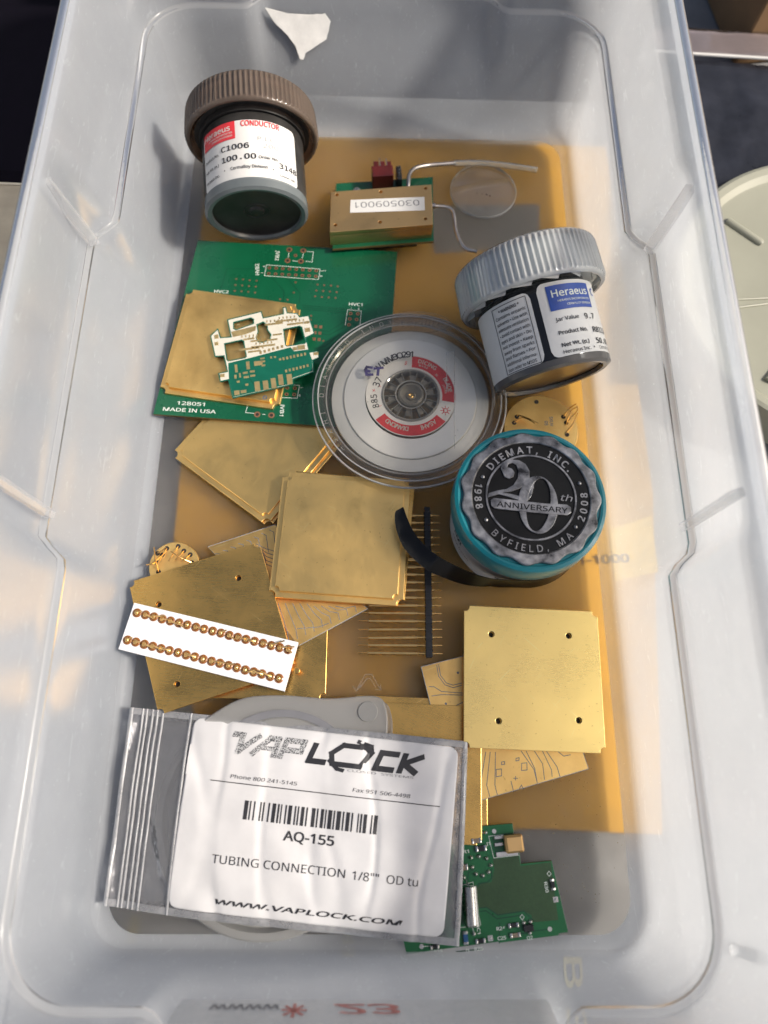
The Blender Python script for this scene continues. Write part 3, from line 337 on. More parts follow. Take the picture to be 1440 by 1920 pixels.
# raised moulding marks in the floor
EMB = milky('raised_moulding', (.85, .84, .80), .55, .15, 1., 40., .05, .6)
mb = MB(); x, y = -.5, 22.
for pts in (([(-4.6, 19), (-1.6, 24.2), (.8, 24.2), (3.8, 19.2)]), ([(-6.2, 19.8), (-4.8, 18.2), (-3.2, 20.2)]), ([(2.2, 18.8), (4.2, 18.6), (4, 20.6)]), ([(-3.4, 19.6), (-1, 22.8), (.2, 22.8), (2.2, 19.8)])): mb.line(pts, .28, .05)
text(mb, 'PP', -2.8, 13, 2.6, z=.05)
ob('moulding_mark', mb, EMB, binr, 0, label='raised recycling triangle moulded in the clear floor')
mb = MB(); ring = [(18.8 + 15 * math.cos(a * PI / 16), 177 + 5.4 * math.sin(a * PI / 16)) for a in range(33)]; mb.line(ring, .3, .05); text(mb, 'Sterilite', 8, 175, 4.4, 23, z=.05, shear=.2)
ob('moulding_mark', mb, EMB, binr, 0, label='raised oval maker mark moulded in the floor')

# torn paper on the far wall and tape on the near wall
def extr(P3, nrm, h):
    nn = Vector(nrm).normalized() * h; n_ = len(P3)
    return MB().loft([[tuple(Vector(p)) for p in P3], [tuple(Vector(p) + nn) for p in P3]], True, True)
def rough_edge(P, amp=.25, k=4):
    R_ = []
    for i in range(len(P)):
        a, b = Vector(P[i]), Vector(P[(i + 1) % len(P)])
        for j in range(k):
            p = a.lerp(b, j / k); q = noise.noise_vector(p * .9) * amp
            R_.append((p.x + q.x, p.y, p.z + q.z))
    return R_
PTORN = mat('torn_paper', (.78, .76, .72), .8, 0, .12, 120, .4, 300)
tag(ob('torn_sticker', extr([(x, y - 2.4, z) for x, y, z in rough_edge(D['sticker'])], (0, -1, .2), .25), PTORN, None, .6, (-32, 295, 45)), 'scrap of torn white paper stuck on the far end wall of the bin', 'paper scrap')
tp = root('masking_tape', (0, -67.5, 40), 'pale masking tape with faded scrawl and red digits on the near end wall', 'tape')
TAPE = milky('pale_tape', (.9, .9, .88), .84, .5, .3, 50., .1, .75)
def tpf(x, y, z): return (x, -3.6 - (y) * .14 - (0 if abs(x) < 49 else 0), y)
mb = MB(); mb.join(flat([[(-54, -10), (53, -10), (52, 12), (-53, 13)]], 0, .2), lambda x, y, z: (x, -4.2 - y * .12 - z, y)); ob('tape_strip', mb, TAPE, tp)
REDM = mat('red_marker', (.42, .16, .14), .7, 0, .3, 400); 
mb = MB(); text(mb, 'wwww', -44, -6.5, 4.5, 20, bold=.02); ob('lettering', mb.map(lambda x, y, z: (x, -3.95 - y * .12, y)), GREYINK, tp, 0)
mb = MB(); [mb.line([(-20 - 3 * math.cos(a), -3.4 - 3 * math.sin(a)), (-20 + 3.2 * math.cos(a), -3.2 + 3.6 * math.sin(a))], 1., 0) for a in (0, .7, 1.57, 2.4)]; ob('star_mark', mb.map(lambda x, y, z: (x, -3.95 - y * .12, y)), REDM, tp, 0); mb = MB(); text(mb, '23', -9, -6.5, 6.5, 18, bold=.03, shear=.3); ob('lettering', mb.map(lambda x, y, z: (x, -3.95 - y * .12, y)), REDM, tp, 0)

# ======================= gold package lids =======================
def notch_sq(h, r, nn=7):      # square outline with a small round bite out of each corner
    P = [];
    for q in range(4):
        for i in range(nn + 1):
            a = math.radians(200.5) - math.radians(131) * i / nn
            x, y = h - .35 * r + r * math.cos(a), -h + .35 * r + r * math.sin(a)
            for _ in range(q): x, y = -y, x
            P.append((x, y))
    return P
def hole(x, y, r, n=14): return [(x + r * math.cos(i * 2 * PI / n), y + r * math.sin(i * 2 * PI / n)) for i in range(n)]
def gold_plate(c, rot, z, m, label, group, up_=True, holes=(), size=50.8, tilt=(0, 0), hh=(1.5, 1.6)):
    r = root('gold_plate', (c[0], c[1], z), label, 'gold package lid', group, (tilt[0], tilt[1], rot))
    h = size / 2; a, b = hh
    if up_:
        ob('base_plate', flat([notch_sq(h, 1.9)], 0, a, .18), m, r, .5)
        ob('raised_plateau', flat([notch_sq(h - 2.3, 1.3)], a + .003, a + b, .2), m, r, .5)
    else:
        ob('plateau', flat([notch_sq(h - 1.6, 1.1)], 0, b - .003, .2), m, r, .5)
        ob('drilled_plate', flat([notch_sq(h, 1.5)] + [hole(x, y, 1.1) for x, y in holes], b, b + a, .16), m, r, .5)
        for x, y in holes: ob('hole_shade', MB().lathe([(1.0, b + .01), (1.0, b + .05), (.01, b + .05)], 14, x, y), DARKH, r, .5)  # dark disc paints the shade inside each drilled hole
    return r
GL = 'square gold plated package lids'
gold_plate((-60.4, 159.6), math.radians(-8.4), 4.25, G4, 'stained square gold lid lying on the large green board under the white cutout board', GL, tilt=(.02, .0))
gold_plate((-47, 117), math.radians(-36.2), 1.2, G2, 'gold lid turned as a diamond, its top under the green board', GL, hh=(.7, .65))
gold_plate((-45.6, 116.4), math.radians(-37.2), .1, G2, 'thin gold cover beneath the diamond-turned lid', GL, hh=(.6, .45)) 
gold_plate((-11.5, 75.6), math.radians(-3.5), 5.6, G2, 'upper lid of the centre gold pair beside the black pin strip', GL, tilt=(.0, .01))
gold_plate((-10.2, 76.6), math.radians(-5.2), 3.1, G3, 'lower lid of the centre gold pair, only its right edge showing', GL, hh=(1.2, 1.1))
ph_ = [(45.0 - 59.6, 38.5 - 23), (74.1 - 59.6, 38.3 - 23), (46.2 - 59.6, 7.6 - 23), (75.3 - 59.6, 8 - 23)]
ca, sa = math.cos(.035), math.sin(.035)
gold_plate((59.6, 23), -.035, 3.4, G1, 'bright gold plate with four drilled holes, right of the zip bag', GL, False, [(x * ca - y * sa, x * sa + y * ca) for x, y in ph_], tilt=(-.01, .03))
ca, sa = math.cos(-.33), math.sin(-.33); hl = [(x + 59.2, y - 41.2) for x, y in D['plL_h']]
gold_plate((-59.2, 41.2), .33, 3.4, G3, 'dark reflecting gold plate with drilled holes beneath the white pin strip', GL, False, [(x * ca - y * sa, x * sa + y * ca) for x, y in hl], tilt=(0, .012))
gold_plate((-41.5, 40.5), 0.0, 0.15, G3, 'gold plate mostly hidden below the drilled plate and the zip bag', GL, False, [(9, -9)], hh=(1.0, 1.0))
gold_plate((17, -9.5), -.035, .1, G3, 'dull gold lid on the floor under the right edge of the zip bag', GL)

# ======================= ceramic substrates =======================
SUBE = mat('grey_ceramic', (.30, .32, .34), .6, 0, .1)
def substrate(name, label, out_, z, traces, extra=None, m=G4):
    cx = sum(p[0] for p in out_) / len(out_); cyy = sum(p[1] for p in out_) / len(out_); o = (cx, cyy, 0)
    r = root(name, (cx, cyy, 0), label, 'circuit substrate', 'gold faced ceramic substrates')
    ob('ceramic_plate', flat([out_], z - .7, z), SUBE, r, .5, o)
    c = Vector((cx, cyy)); ins = [tuple(c + (Vector(p) - c) * .992) for p in out_]
    ob('gold_film', flat([ins], z + .003, z + .03), m, r, .5, o)
    mb = MB()
    for t in traces: mb.line(t, .26, z + .045)
    if extra:
        for p in extra: mb.ring(p[0], p[1], z + .05, .0, .45, 10)
    tag(ob('etched_line', mb, GREYINK, r, 0, o), kind='stuff')
sq = D['sr_out']; full = [sq[0], (34.3, 30.0), (66., 38.), D['sr_out'][3], D['sr_out'][4], (24.5, -22.)]
substrate('etched_substrate', 'gold circuit substrate with fanned etched lines under the bright drilled plate', [(19.0, 26.9), (66, 39), (78.5, -8.5), (30.5, -21.5)], 2.8, D['sr_tr'], D['sr_holes'])
substrate('etched_substrate', 'gold circuit substrate with grey edge beneath the centre lid pair', [(-64, 72.4), (-38.2, 81.8), (-1.0, 48.5), (-26.8, 34.2), (-33., 42.)], 2.4, D['sc_tr'])

# ======================= large green board =======================
GREEN = mat('green_solder_mask', (.004, .085, .036), .28, 0, .12, 60, .05, 300, .5, .3)
GREEN2 = mat('olive_solder_mask', (.030, .070, .024), .34, 0, .10, 900, .15, 1500)
GREENL = mat('bright_green_mask', (.008, .115, .035), .3, 0, .1, 200, .05)
TEALM = mat('teal_solder_mask', (.004, .10, .06), .3, 0, .12, 200, .1)
FR4 = mat('board_edge', (.16, .10, .03), .6, 0, .2)
COP = mat('copper_pad', (.42, .20, .11), .4, .7, .2, 400)
DG = mat('dark_green_trace', (.004, .055, .025), .3, 0, .1)
o = (-42, 168, 0)
bb = root('green_circuit_board', (-42, 168, 1.4), 'large bare green circuit board with white print MADE IN USA', 'circuit board', 'green circuit boards')
def rotpts(P, a, cx, cy_):
    c, s_ = math.cos(a), math.sin(a); return [(cx + x * c - y * s_, cy_ + x * s_ + y * c) for x, y in P]
ob('board', flat([[(-80.2, 216), (10.3, 211.5), (5., 122.5), (-90.9, 128.6)]], 1.2, 2.7, .08, 1), [GREEN, FR4], bb, .5, o)
mb = MB(); mh = MB()
for p in D['bb_holes_big']: mb.ring(*p, 2.75, .7, 1.35, 18); mh.disc(*p, 2.74, .72, 14)
for p in D['bb_holes_mid']: mb.ring(*p, 2.75, .38, .85, 12); mh.disc(*p, 2.74, .4, 10)
for p in D['bb_vias']: mb.ring(*p, 2.75, .18, .5, 8); mh.disc(*p, 2.74, .2, 8)
for p in D['bb_pads']: mb.cbox(p[0], p[1], 2.7, 1.3, 1.5, .06)
tag(ob('copper_pad', mb, COP, bb, 0, o), kind='stuff'); tag(ob('hole_shade', mh, DARKH, bb, 0, o), kind='stuff')  # flat dark discs paint the shade of the board holes
mb = MB()
for t in D['bb_tr']: mb.line(t, .35, 2.73)
tag(ob('board_trace', mb, DG, bb, 0, o), kind='stuff')
mb = MB()
for t in D['bb_silk']: mb.line(t, .22, 2.74)
bt = D['bb_text']; q = -.05
for t, i, h, w_, rr in (('JVB2', 0, 2.0, 5.4, -PI / 2 - .05), ('HVB2', 1, 2.1, 6.0, PI / 2 + .1), ('HVC1', 2, 1.8, 6.0, q), ('HVC2', 3, 1.8, 6.4, q), ('128051', 4, 2.0, 11.6, q), ('MADE IN USA', 5, 2.0, 22.0, q), ('JVB1', 6, 2.0, 5.6, -PI / 2 - .05), ('9', 7, 1.2, None, 1.5), ('1', 8, 1.2, None, 1.5), ('1', 9, 1.2, None, -1.5), ('2', 10, 1.2, None, -1.5), ('8', 11, 1.2, None, -1.5), ('1', 12, 1.2, None, 0), ('6', 13, 1.2, None, 0), ('1', 14, 1.3, None, 1.5), ('6', 15, 1.3, None, 0)):
    c, s_ = math.cos(rr), math.sin(rr); text(mb, t, bt[i][0] + s_ * h / 2, bt[i][1] - c * h / 2, h, w_, rr, .012, z=2.745, align='c')
ob('lettering', mb, SILK, bb, 0, o)

# ======================= white and teal cutout board =======================
o = (-43, 152, 0)
cb = root('cutout_circuit_board', o, 'small white and teal board with window cutouts lying on the stained gold lid', 'circuit board', 'green circuit boards')
WCER = mat('white_ceramic', (.60, .57, .48), .5, 0, .04, 200, .1)
holes4 = [D['cp_h%d' % i] for i in (1, 2, 3, 4)]
ob('board', flat([D['cp_out']] + holes4, 8.2, 9.15, .05, 1), [WCER, TEALM], cb, .5, o)
mb = flat([D['cp_mask']], 9.153, 9.2); ob('solder_mask', mb, TEALM, cb, 0, o)
mb = MB()
for h4 in holes4 + [D['cp_out']]: mb.line(h4 + [h4[0]], .45, 9.16)
tag(ob('mask_border', mb, TEALM, cb, 0, o), kind='stuff')
mb = MB(); ang = math.radians(9)
for p, wh in zip(D['cp_pads'], D['cp_padwh']): mb.cbox(p[0], p[1], 9.17, wh[0], wh[1], .1, ang)
mb.join(flat([D['cp_goldtop']], 9.16, 9.19))
tag(ob('gold_pad', mb, GP, cb, .5, o), kind='stuff')
mb = MB()
for p, wh in zip(D['cp_bars'], D['cp_barwh']): mb.cbox(p[0], p[1], 9.155, wh[0], wh[1] * 1.7, .04, ang)
for p in D['cp_bars'][1:8]:
    for k in range(5): mb.cbox(p[0] - 3 + 1.6 * k, p[1] + 1.1 + .2 * k, 9.155, .5, 1.1, .05, ang)
tag(ob('gold_trace', mb, GP, cb, 0, o), kind='stuff')
mb = MB()
for t in ([(600, 700), (600, 760)], ): pass
for a, b in (((-47, 141), (-34, 143.5)), ((-47, 141), (-47.5, 137)), ((-34, 143.5), (-33, 147)), ((-52, 144), (-49, 140)), ((-38, 140), (-30, 141.5))): mb.line([a, b], .3, 9.215)
tag(ob('board_trace', mb, DG, cb, 0, o), kind='stuff')
mb = MB(); mb.ring(-44.3, 134.2, 9.25, .45, .95, 16); ob('silver_ring', mb, SOLD, cb, 0, o)

# ======================= gold module =======================
o = (3, 225, 0)
mo = root('gold_module', o, 'gold metal module with white number label upside down, on a small green board', 'electronic module', rot=(0, 0, 0))
G5 = gold('gold_housing', (.66, .43, .19), .42, .2, .1, 2.2, (.45, .27, .10), .12)
mp_ = D['mod_pcb']; ob('board', flat([[(-18.2, 246.4), (26.8, 251.2), (26.6, 214.9), (-18.8, 209.8)]], 6., 7.4, .05, 1), [GREEN, FR4], mo, .5, o)
ob('standoff', MB().cbox(3.5, 226, 0, 30, 20, 6.0, .1, .4), BLK, mo, .5, o)
h_ = [(-19.8, 233.6), (25.3, 238.7), (25.6, 216.6), (-19.7, 211.6)]
ob('housing', flat([h_], 7.4, 13.4, .2), G5, mo, .5, o)
ob('cover_plate', flat([h_] + [hole(x, y, .75) for x, y in D['mod_h']], 13.45, 15.9, .15), G5, mo, .5, o)
for x, y in D['mod_h']: ob('screw', MB().lathe([(.01, 14.3), (.62, 14.3), (.62, 13.5)], 12, x, y), STEEL, mo, .5, o)
ob('number_label', flat([[(-10.9, 229.2), (22.0, 231.6), (22.1, 224.2), (-11.0, 222.2)]], 15.91, 15.98), PAPER, mo, .5, o)
mb = MB(); text(mb, '030509001', 19.6, 229.9, 3.9, 28.5, PI + .07, .0, z=16.0); ob('lettering', mb, GREYINK, mo, 0, o)
CRED = mat('dark_red_connector', (.075, .008, .007), .35, 0, .3)
mb = MB(); mb.cbox(3.2, 246.5, 7.4, 9.6, 6, 8.2, .1, .3)
for i in range(3): mb.cbox(.3 + 2.9 * i, 250.5, 8.5, 2.2, 4.5, 6.2, .1, .2)
ob('red_connector', mb, CRED, mo, .5, o)
for i in range(2): ob('connector_blade', MB().cbox(2.0 + 3. * i, 251.6, 14.7, .35, 4.6, .5, .1), SOLD, mo, .5, o)
ob('pin_header', MB().cbox(10.8, 247.4, 7.4, 2.2, 7.5, 6.2, .1, .2), BLK, mo, .5, o)
for i in range(3): ob('header_pin', MB().cbox(10.9, 245.6 + 2. * i, 13.6, .5, .5, 1.6, .1), SOLD, mo, .5, o)
mb = MB(); mb.lathe([(1.6, 7.4), (1.6, 7.8), (1.0, 8.1), (.01, 8.2)], 16, -8.5, 242.5); ob('solder_blob', mb, SOLD, mo, .8, o)
def smooth_path(P, n=5):
    P = [Vector(p) for p in P]; R_ = []
    for i in range(len(P) - 1):
        a, b, c, d = P[max(i - 1, 0)], P[i], P[i + 1], P[min(i + 2, len(P) - 1)]
        for j in range(n):
            t = j / n; R_.append(.5 * ((2 * b) + (c - a) * t + (2 * a - 5 * b + 4 * c - d) * t * t + (3 * b - a - 3 * c + d) * t ** 3))
    return R_ + [P[-1]]
ob('metal_tube', MB().tube(smooth_path([(14.8, 238, 11), (15.1, 242, 12.5), (15.6, 247, 12.8), (18.3, 251.6, 12), (23.9, 254.8, 10.5), (27, 255.8, 10), (37.5, 258., 9)]), .95, 12), STEEL, mo, .9, o)
ob('metal_tube', MB().tube(smooth_path([(25.8, 231.6, 10.5), (29, 231.9, 10), (32.5, 231.9, 9.6), (35., 230.6, 9.2), (36., 227.5, 8.8), (36.6, 221., 8), (38.4, 215., 7.5), (41.2, 211., 7.3), (46, 209.6, 7.2)]), .8, 12), STEEL, mo, .9, o)
ob('tube_collar', MB().tube([(24.9, 231.6, 10.5), (27.2, 231.8, 10.4)], 1.3, 14), STEEL, mo, .6, o)
CLR = milky('clear_tubing', (.85, .84, .74), .8, .12, 1., 80., .08, .5, .4, (1, .99, .95))
ob('clear_tubing', MB().tube(smooth_path([(36.5, 257.8, 9.), (50, 260.2, 7.), (64, 260.8, 5), (77., 260.2, 3.4)]), 1.35, 14), CLR, mo, .9, o)

# ======================= small glass lens =======================
m = milky('lens_glass', (.9, .88, .8), .975, .05, .35, 60., .02, .5, .03, (.99, .98, .95), .02)
LENSRIM = milky('frosted_lens_edge', (.9, .9, .88), .35, .3, .8)
lr = root('glass_lens', (51.3, 249.3, .2), 'round clear glass lens lying on the floor beyond the clear-capped jar', 'lens')
R_ = 15.6; mb = MB(); prof = [(.001, 0), (15.2, 0), (15.5, .25), (15.5, 1.5), (15.2, 1.8)]
prof += [(15.2 * math.cos(t * PI / 16), 1.8 + 2.2 * math.sin(t * PI / 16)) for t in range(1, 8)] + [(.001, 4.0)]
mb.lathe(prof, 72); ob('glass_body', mb, m, lr, .5)
ob('frosted_edge', MB().lathe([(15.52, .2), (15.75, .5), (15.75, 1.5), (15.52, 1.8), (15.52, .2)], 72), LENSRIM, lr, .6)
mb = MB()
for x, y, r_ in ((2.5, -5.5, .35), (.8, -4.6, .25), (1.3, -4.8, .2), (-3.5, -4, .18), (-1, -4.2, .15)): mb.lathe([(r_, 3.6), (r_ * .7, 3.9 + r_), (.01, 4 + r_)], 7, x, y)
tag(ob('dirt_speck', mb, mat('dirt', (.07, .03, .02), .8), lr), kind='stuff')

# ======================= blade case =======================
o = (15, 133.6, 0)
bc = root('disc_case', (15, 133.6, 5.5), 'round clear plastic case with embossed ring of letters holding a silver disc', 'disc case')
CLEAR = milky('clear_styrene', (.80, .80, .78), .985, .06, .6, 60., .008, .5, .05, (.99, .98, .95), .02)
pr = [(.01, 0), (33.4, 0), (33.8, .4), (33.8, 3.0), (36.2, 3.3), (36.4, 5.4), (38.2, 5.6), (38.4, 1.2), (39.3, 1.2), (39.4, 6.4), (39.0, 6.8), (37.4, 6.9), (37.1, 6.5), (35.4, 6.6), (35.0, 4.4), (33.0, 4.0), (32.6, 1.2), (.01, .9)]
ob('case_base', MB().lathe(pr, 128), CLEAR, bc, .5)
ob('case_cover', MB().lathe([(.01, 7.2), (34.4, 7.2), (34.7, 7.5), (36.9, 7.5), (37.2, 8.1), (36.8, 8.6), (34.2, 8.5), (33.8, 8.1), (.01, 8.0)], 128), CLEAR, bc, .5)
EDG = milky('clear_edge_highlight', (.92, .92, .90), .45, .08, 1.5, 60., .05, .5)
ob('case_edge', MB().lathe([(39.42, 6.1), (39.75, 6.4), (39.6, 6.85), (39.1, 6.95), (39.42, 6.1)], 128), EDG, bc, .8)
ob('case_edge', MB().lathe([(36.9, 8.3), (37.4, 8.35), (37.35, 8.7), (36.95, 8.7), (36.9, 8.3)], 128), EDG, bc, .8)
ob('case_edge', MB().lathe([(33.6, 7.0), (34.1, 7.0), (34.1, 7.3), (33.6, 7.3), (33.6, 7.0)], 128), EDG, bc, .8)
mb = MB(); ring_text(mb, 'ASAHI DIAMOND INDUSTRIAL CO., LTD.', 37.4, math.radians(108), 2.6, span=math.radians(226), z=7.05, bold=-.004)
ob('lettering', mb, EDG, bc, 0, label='raised transparent letters around the rim')
ALU = mat('brushed_disc_metal', (.94, .94, .93), .42, .5, .04, 60, 0); nt_ = ALU.node_tree; b = nt_.nodes['Principled BSDF']; b.inputs['Anisotropic'].default_value = .6
tn = nt_.nodes.new('ShaderNodeTangent'); tn.direction_type = 'RADIAL'; tn.axis = 'Z'; nt_.links.new(tn.outputs[0], b.inputs['Tangent'])
ALUD = mat('matt_ring_metal', (.80, .80, .78), .5, .5, .06, 90, .15)
dz = Vector((.4, .8, 0))
ob('silver_disc', MB().lathe([(18.6, 2.2), (27.0, 2.2), (27.3, 2.5), (27.3, 4.6), (27.0, 4.9), (18.6, 4.9), (18.6, 2.2)], 128, .4, .9), ALU, bc, .5)
ob('outer_ring', MB().lathe([(27.4, 1.8), (32.1, 1.8), (32.4, 2.1), (32.3, 3.4), (29.2, 4.0), (27.4, 4.1), (27.4, 1.8)], 128, .4, .9), ALUD, bc, .5)
ob('label_ring', MB().lathe([(12.0, 4.3), (18.5, 4.3), (18.5, 5.0), (12.0, 5.0), (12.0, 4.3)], 96, .6, 1.8), mat('white_ring_paper', (.82, .81, .80), .5), bc, .5)
cx_, cy2 = .6, 1.8; z_ = 5.03
def arc_band(mb, r0, r1, a0, a1): return mb.ring(cx_, cy2, z_, r0, r1, 24, 0, math.radians(a0), math.radians(a1))
mb = MB(); arc_band(mb, 12.9, 18.2, -10, 88); arc_band(mb, 13.6, 18.2, -142, -40)
for k in range(8):
    a = k * PI / 4; c0 = (cx_ + 15.6 * math.cos(-.45), cy2 + 15.6 * math.sin(-.45))
    mb.line([(c0[0] + 1.3 * math.cos(a), c0[1] + 1.3 * math.sin(a)), (c0[0] + 2. * math.cos(a), c0[1] + 2. * math.sin(a))], .3, z_)
c0 = (cx_ + 15.6 * math.cos(-.45), cy2 + 15.6 * math.sin(-.45)); mb.ring(c0[0], c0[1], z_, .7, 1.05, 20); mb.line([(c0[0] - 1, c0[1] - .8), (c0[0] + 1, c0[1] - .8)], .3, z_); mb.line([(c0[0] - .6, c0[1] + .9), (c0[0] - .6, c0[1] - .8)], .3, z_)
text(mb, 'x', cx_ - 15.8, cy2 + 1.4, 1.6, 1.3, .2, .05, z=z_); text(mb, 'T', cx_ - 13.6, cy2 + 4, 1.2, None, -1.2, .04, z=z_); text(mb, 'L', cx_ - 12.9, cy2 - 5, 1.2, None, -1.2, .04, z=z_); text(mb, 'No', cx_ - 1.6, cy2 + 14.0, 1.3, None, 1.5, .02, z=z_)
ob('red_band', mb, RED, bc, 0)
mb = MB(); ring_text(mb, 'DICING', 17.6, math.radians(64), 2.2, cx_, cy2, z=5.06, span=math.radians(24), bold=.015); ring_text(mb, 'BLADE', 17.6, math.radians(18), 2.2, cx_, cy2, z=5.06, span=math.radians(20), bold=.015)
ring_text(mb, 'MADE', 15.0, math.radians(68), 1.0, cx_, cy2, z=5.06, span=math.radians(13)); ring_text(mb, 'IN', 14.9, math.radians(42), 1., cx_, cy2, z=5.06); ring_text(mb, 'JAPAN', 15., math.radians(13), 1., cx_, cy2, z=5.06, span=math.radians(14))
ring_text(mb, 'DIAMOND', 16.6, math.radians(-113), 2.3, cx_, cy2, z=5.06, span=math.radians(32), bold=.015); ring_text(mb, 'ASAHI', 16.6, math.radians(-63), 2.3, cx_, cy2, z=5.06, span=math.radians(22), bold=.015)
ob('lettering', mb, SILK, bc, 0, label='white letters on the red bands')
mb = MB(); ring_text(mb, '37', 17.2, math.radians(157), 3.6, cx_, cy2, z=5.06, bold=.01, rot=0); ring_text(mb, '885', 17.2, math.radians(191), 3.2, cx_, cy2, z=5.06, bold=.01, span=math.radians(17))
ring_text(mb, 'M3O291', 19.4, math.radians(104), 3.4, cx_, cy2, z=8.05, bold=.02, span=math.radians(30)); ring_text(mb, 'VM', 19.4, math.radians(134), 3.4, cx_, cy2, z=8.05, bold=.02, span=math.radians(10))
ob('lettering', mb, INK, bc, 0, label='black pen writing on white ring')
mb = MB(); [mb.line(q_, 1.15, 8.06) for q_ in ([(-11.2, 12.6), (-14.4, 12.2)], [(-12.8, 12.4), (-13.1, 9.4)], [(-15.4, 9.4), (-17.6, 9.3), (-18, 10.6), (-16.6, 10.9), (-18.2, 11.6), (-17.6, 12.9), (-15.6, 12.6)])]; ob('lettering', mb, INKP, bc, 0, label='bold dark marker writing on the cover')
# moulded hub with ten spokes
HUBM = milky('clear_hub_plastic', (.74, .72, .66), .60, .08, 1.2, 60., .06, .45, .7, (.9, .88, .8))
ob('hub', MB().lathe([(1.5, 1.0), (5.6, 1.0), (5.8, 3.2), (5.2, 6.0), (4.4, 6.3), (3.8, 5.2), (2.2, 4.2), (1.7, 5.0), (1.3, 4.9), (1.2, 1.0), (1.5, 1.)], 64, cx_, cy2), HUBM, bc, .6)
ob('hub_rim', MB().lathe([(11.0, 1.0), (11.9, 1.0), (11.9, 5.4), (11.5, 5.7), (11.0, 5.4), (11.0, 1.0)], 72, cx_, cy2), EDG, bc, .6)
ob('hub_rim', MB().lathe([(6.0, 5.7), (6.5, 5.8), (6.6, 4.0), (6.0, 4.0), (6.0, 5.7)], 72, cx_, cy2), EDG, bc, .6)
for k in range(10):
    a = k * PI / 5 + .2; mb = MB(); 
    for da in (-.16, .16): mb.box(cx_ + 6.6, cy2 - .13, 2.6, cx_ + 11.1, cy2 + .13, 5.3); 
    V_ = []
    for idx, (x, y, z) in enumerate(mb.v):
        da = -.15 if idx < 8 else .15; x -= cx_; y -= cy2; V_.append((cx_ + x * math.cos(a + da) - y * math.sin(a + da), cy2 + x * math.sin(a + da) + y * math.cos(a + da), z))
    mb.v = V_; mb.join(MB().ring(cx_, cy2, 4.6, 6.7, 9.4, 6, 0, a - .15, a + .15)); ob('spoke', mb, HUBM, bc, .5)
ob('hub_pin', MB().lathe([(.01, .9), (1.15, .9), (1.15, 4.7), (.8, 4.9), (.01, 4.4)], 24, cx_, cy2), GW, bc, .6)
DTAN = mat('tan_paper_under_hub', (.30, .23, .14), .8)
ob('hub_floor', MB().lathe([(.01, .95), (11.8, .95), (11.8, 1.3), (.01, 1.3)], 48, cx_, cy2), DTAN, bc, .6)
e = D['etch']; mb = MB()
for i in (0, 2): mb.tube([(e[i][0] - 15, e[i][1] - 133.6, 8.1), (e[i + 1][0] - 15, e[i + 1][1] - 133.6, 8.1)], .16, 6)
mb.tube([(e[2][0] - 15, e[2][1] - 133.6, 8.1), (e[0][0] - 15, e[0][1] - 133.6, 8.1)], .12, 6)
tag(ob('scratch_mark', mb, EDG, bc), kind='stuff')
mb = MB()
for x, y in ((-14, -2.5), (-14.6, -2.0), (-17, -3), (-10.5, -15), (19, -15), (18, -17.5), (6, 25.5), (-4, 17.3)): mb.lathe([(.16, 8.02), (.1, 8.2), (.01, 8.22)], 6, x, y)
tag(ob('dirt_speck', mb, INK, bc), kind='stuff')
# ======================= screw-capped jars =======================
def axis_mat(p, d, z0=0):
    d = Vector(d).normalized(); x = Vector((1, 0, 0)); x = (x - d * x.dot(d)).normalized(); y = d.cross(x)
    M = Matrix((x, y, d)).transposed().to_4x4(); M.translation = Vector(p) * S; return M
def wrapf(R, a0=0.0, v0=0.0): return lambda x, y, z: ((R + z) * math.sin(x / R + a0), -(R + z) * math.cos(x / R + a0), y + v0)
def wrap_sheet(R, x0, x1, y0, y1, r=2., th=.12, a0=0., nx=56):
    """rounded-corner paper wrapped on a cylinder"""
    vs = []; fs = []; cols = nx + 1
    for i in range(cols):
        x = x0 + (x1 - x0) * i / nx; d = max(0, r - min(x - x0, x1 - x)); k = r - math.sqrt(max(0, r * r - d * d))
        for yy, zz in ((y0 + k, 0), (y0 + k, th), (y1 - k, th), (y1 - k, 0)): vs.append(wrapf(R, a0)(x, yy, zz))
    for i in range(nx):
        for j in range(4): a = i * 4 + j; b = i * 4 + (j + 1) % 4; fs.append((a, a + 4, b + 4, b))
    fs += [(0, 1, 2, 3), (nx * 4 + 3, nx * 4 + 2, nx * 4 + 1, nx * 4)]
    return MB().add(vs, fs)
def cap_mb(R, z0, L, ribs=84, dep=.62, taper=1.0):
    def rf(r, z, a):
        if r > R - 1.2 and z0 + 1.6 < z < z0 + L - 1.2: return r + dep * (max(-.35, math.cos(ribs * a)) - .3)
        return r
    pr_ = [(R - 2.4, z0 + 2.5), (R - 1.9, z0 + .2), (R - .9, z0), (R - .1, z0 + .6), (R, z0 + 1.5), (R, z0 + 2.0), (R - taper * .6, z0 + L - 2.5), (R - taper * .7, z0 + L - 1.1), (R - taper - .9, z0 + L), (.01, z0 + L), (.01, z0 + L - 1.6), (R - 3.2, z0 + L - 1.6), (R - 2.4, z0 + 2.5)]
    return MB().lathe(pr_, ribs * 6, rf=rf)
def jar_body(R, L, neck, z1=0): 
    return MB().lathe([(.01, 2.2), (R - 3.6, 2.0), (R - 2.6, 1.6), (R - 2.2, .5), (R - 1.4, 0), (R - .4, .2), (R, 1.2), (R, L - 3), (R - .4, L - 1.6), (neck, L), (neck, L + 1.5), (.01, L + 1.5)], 96)
GLS = dict(coat=.6)
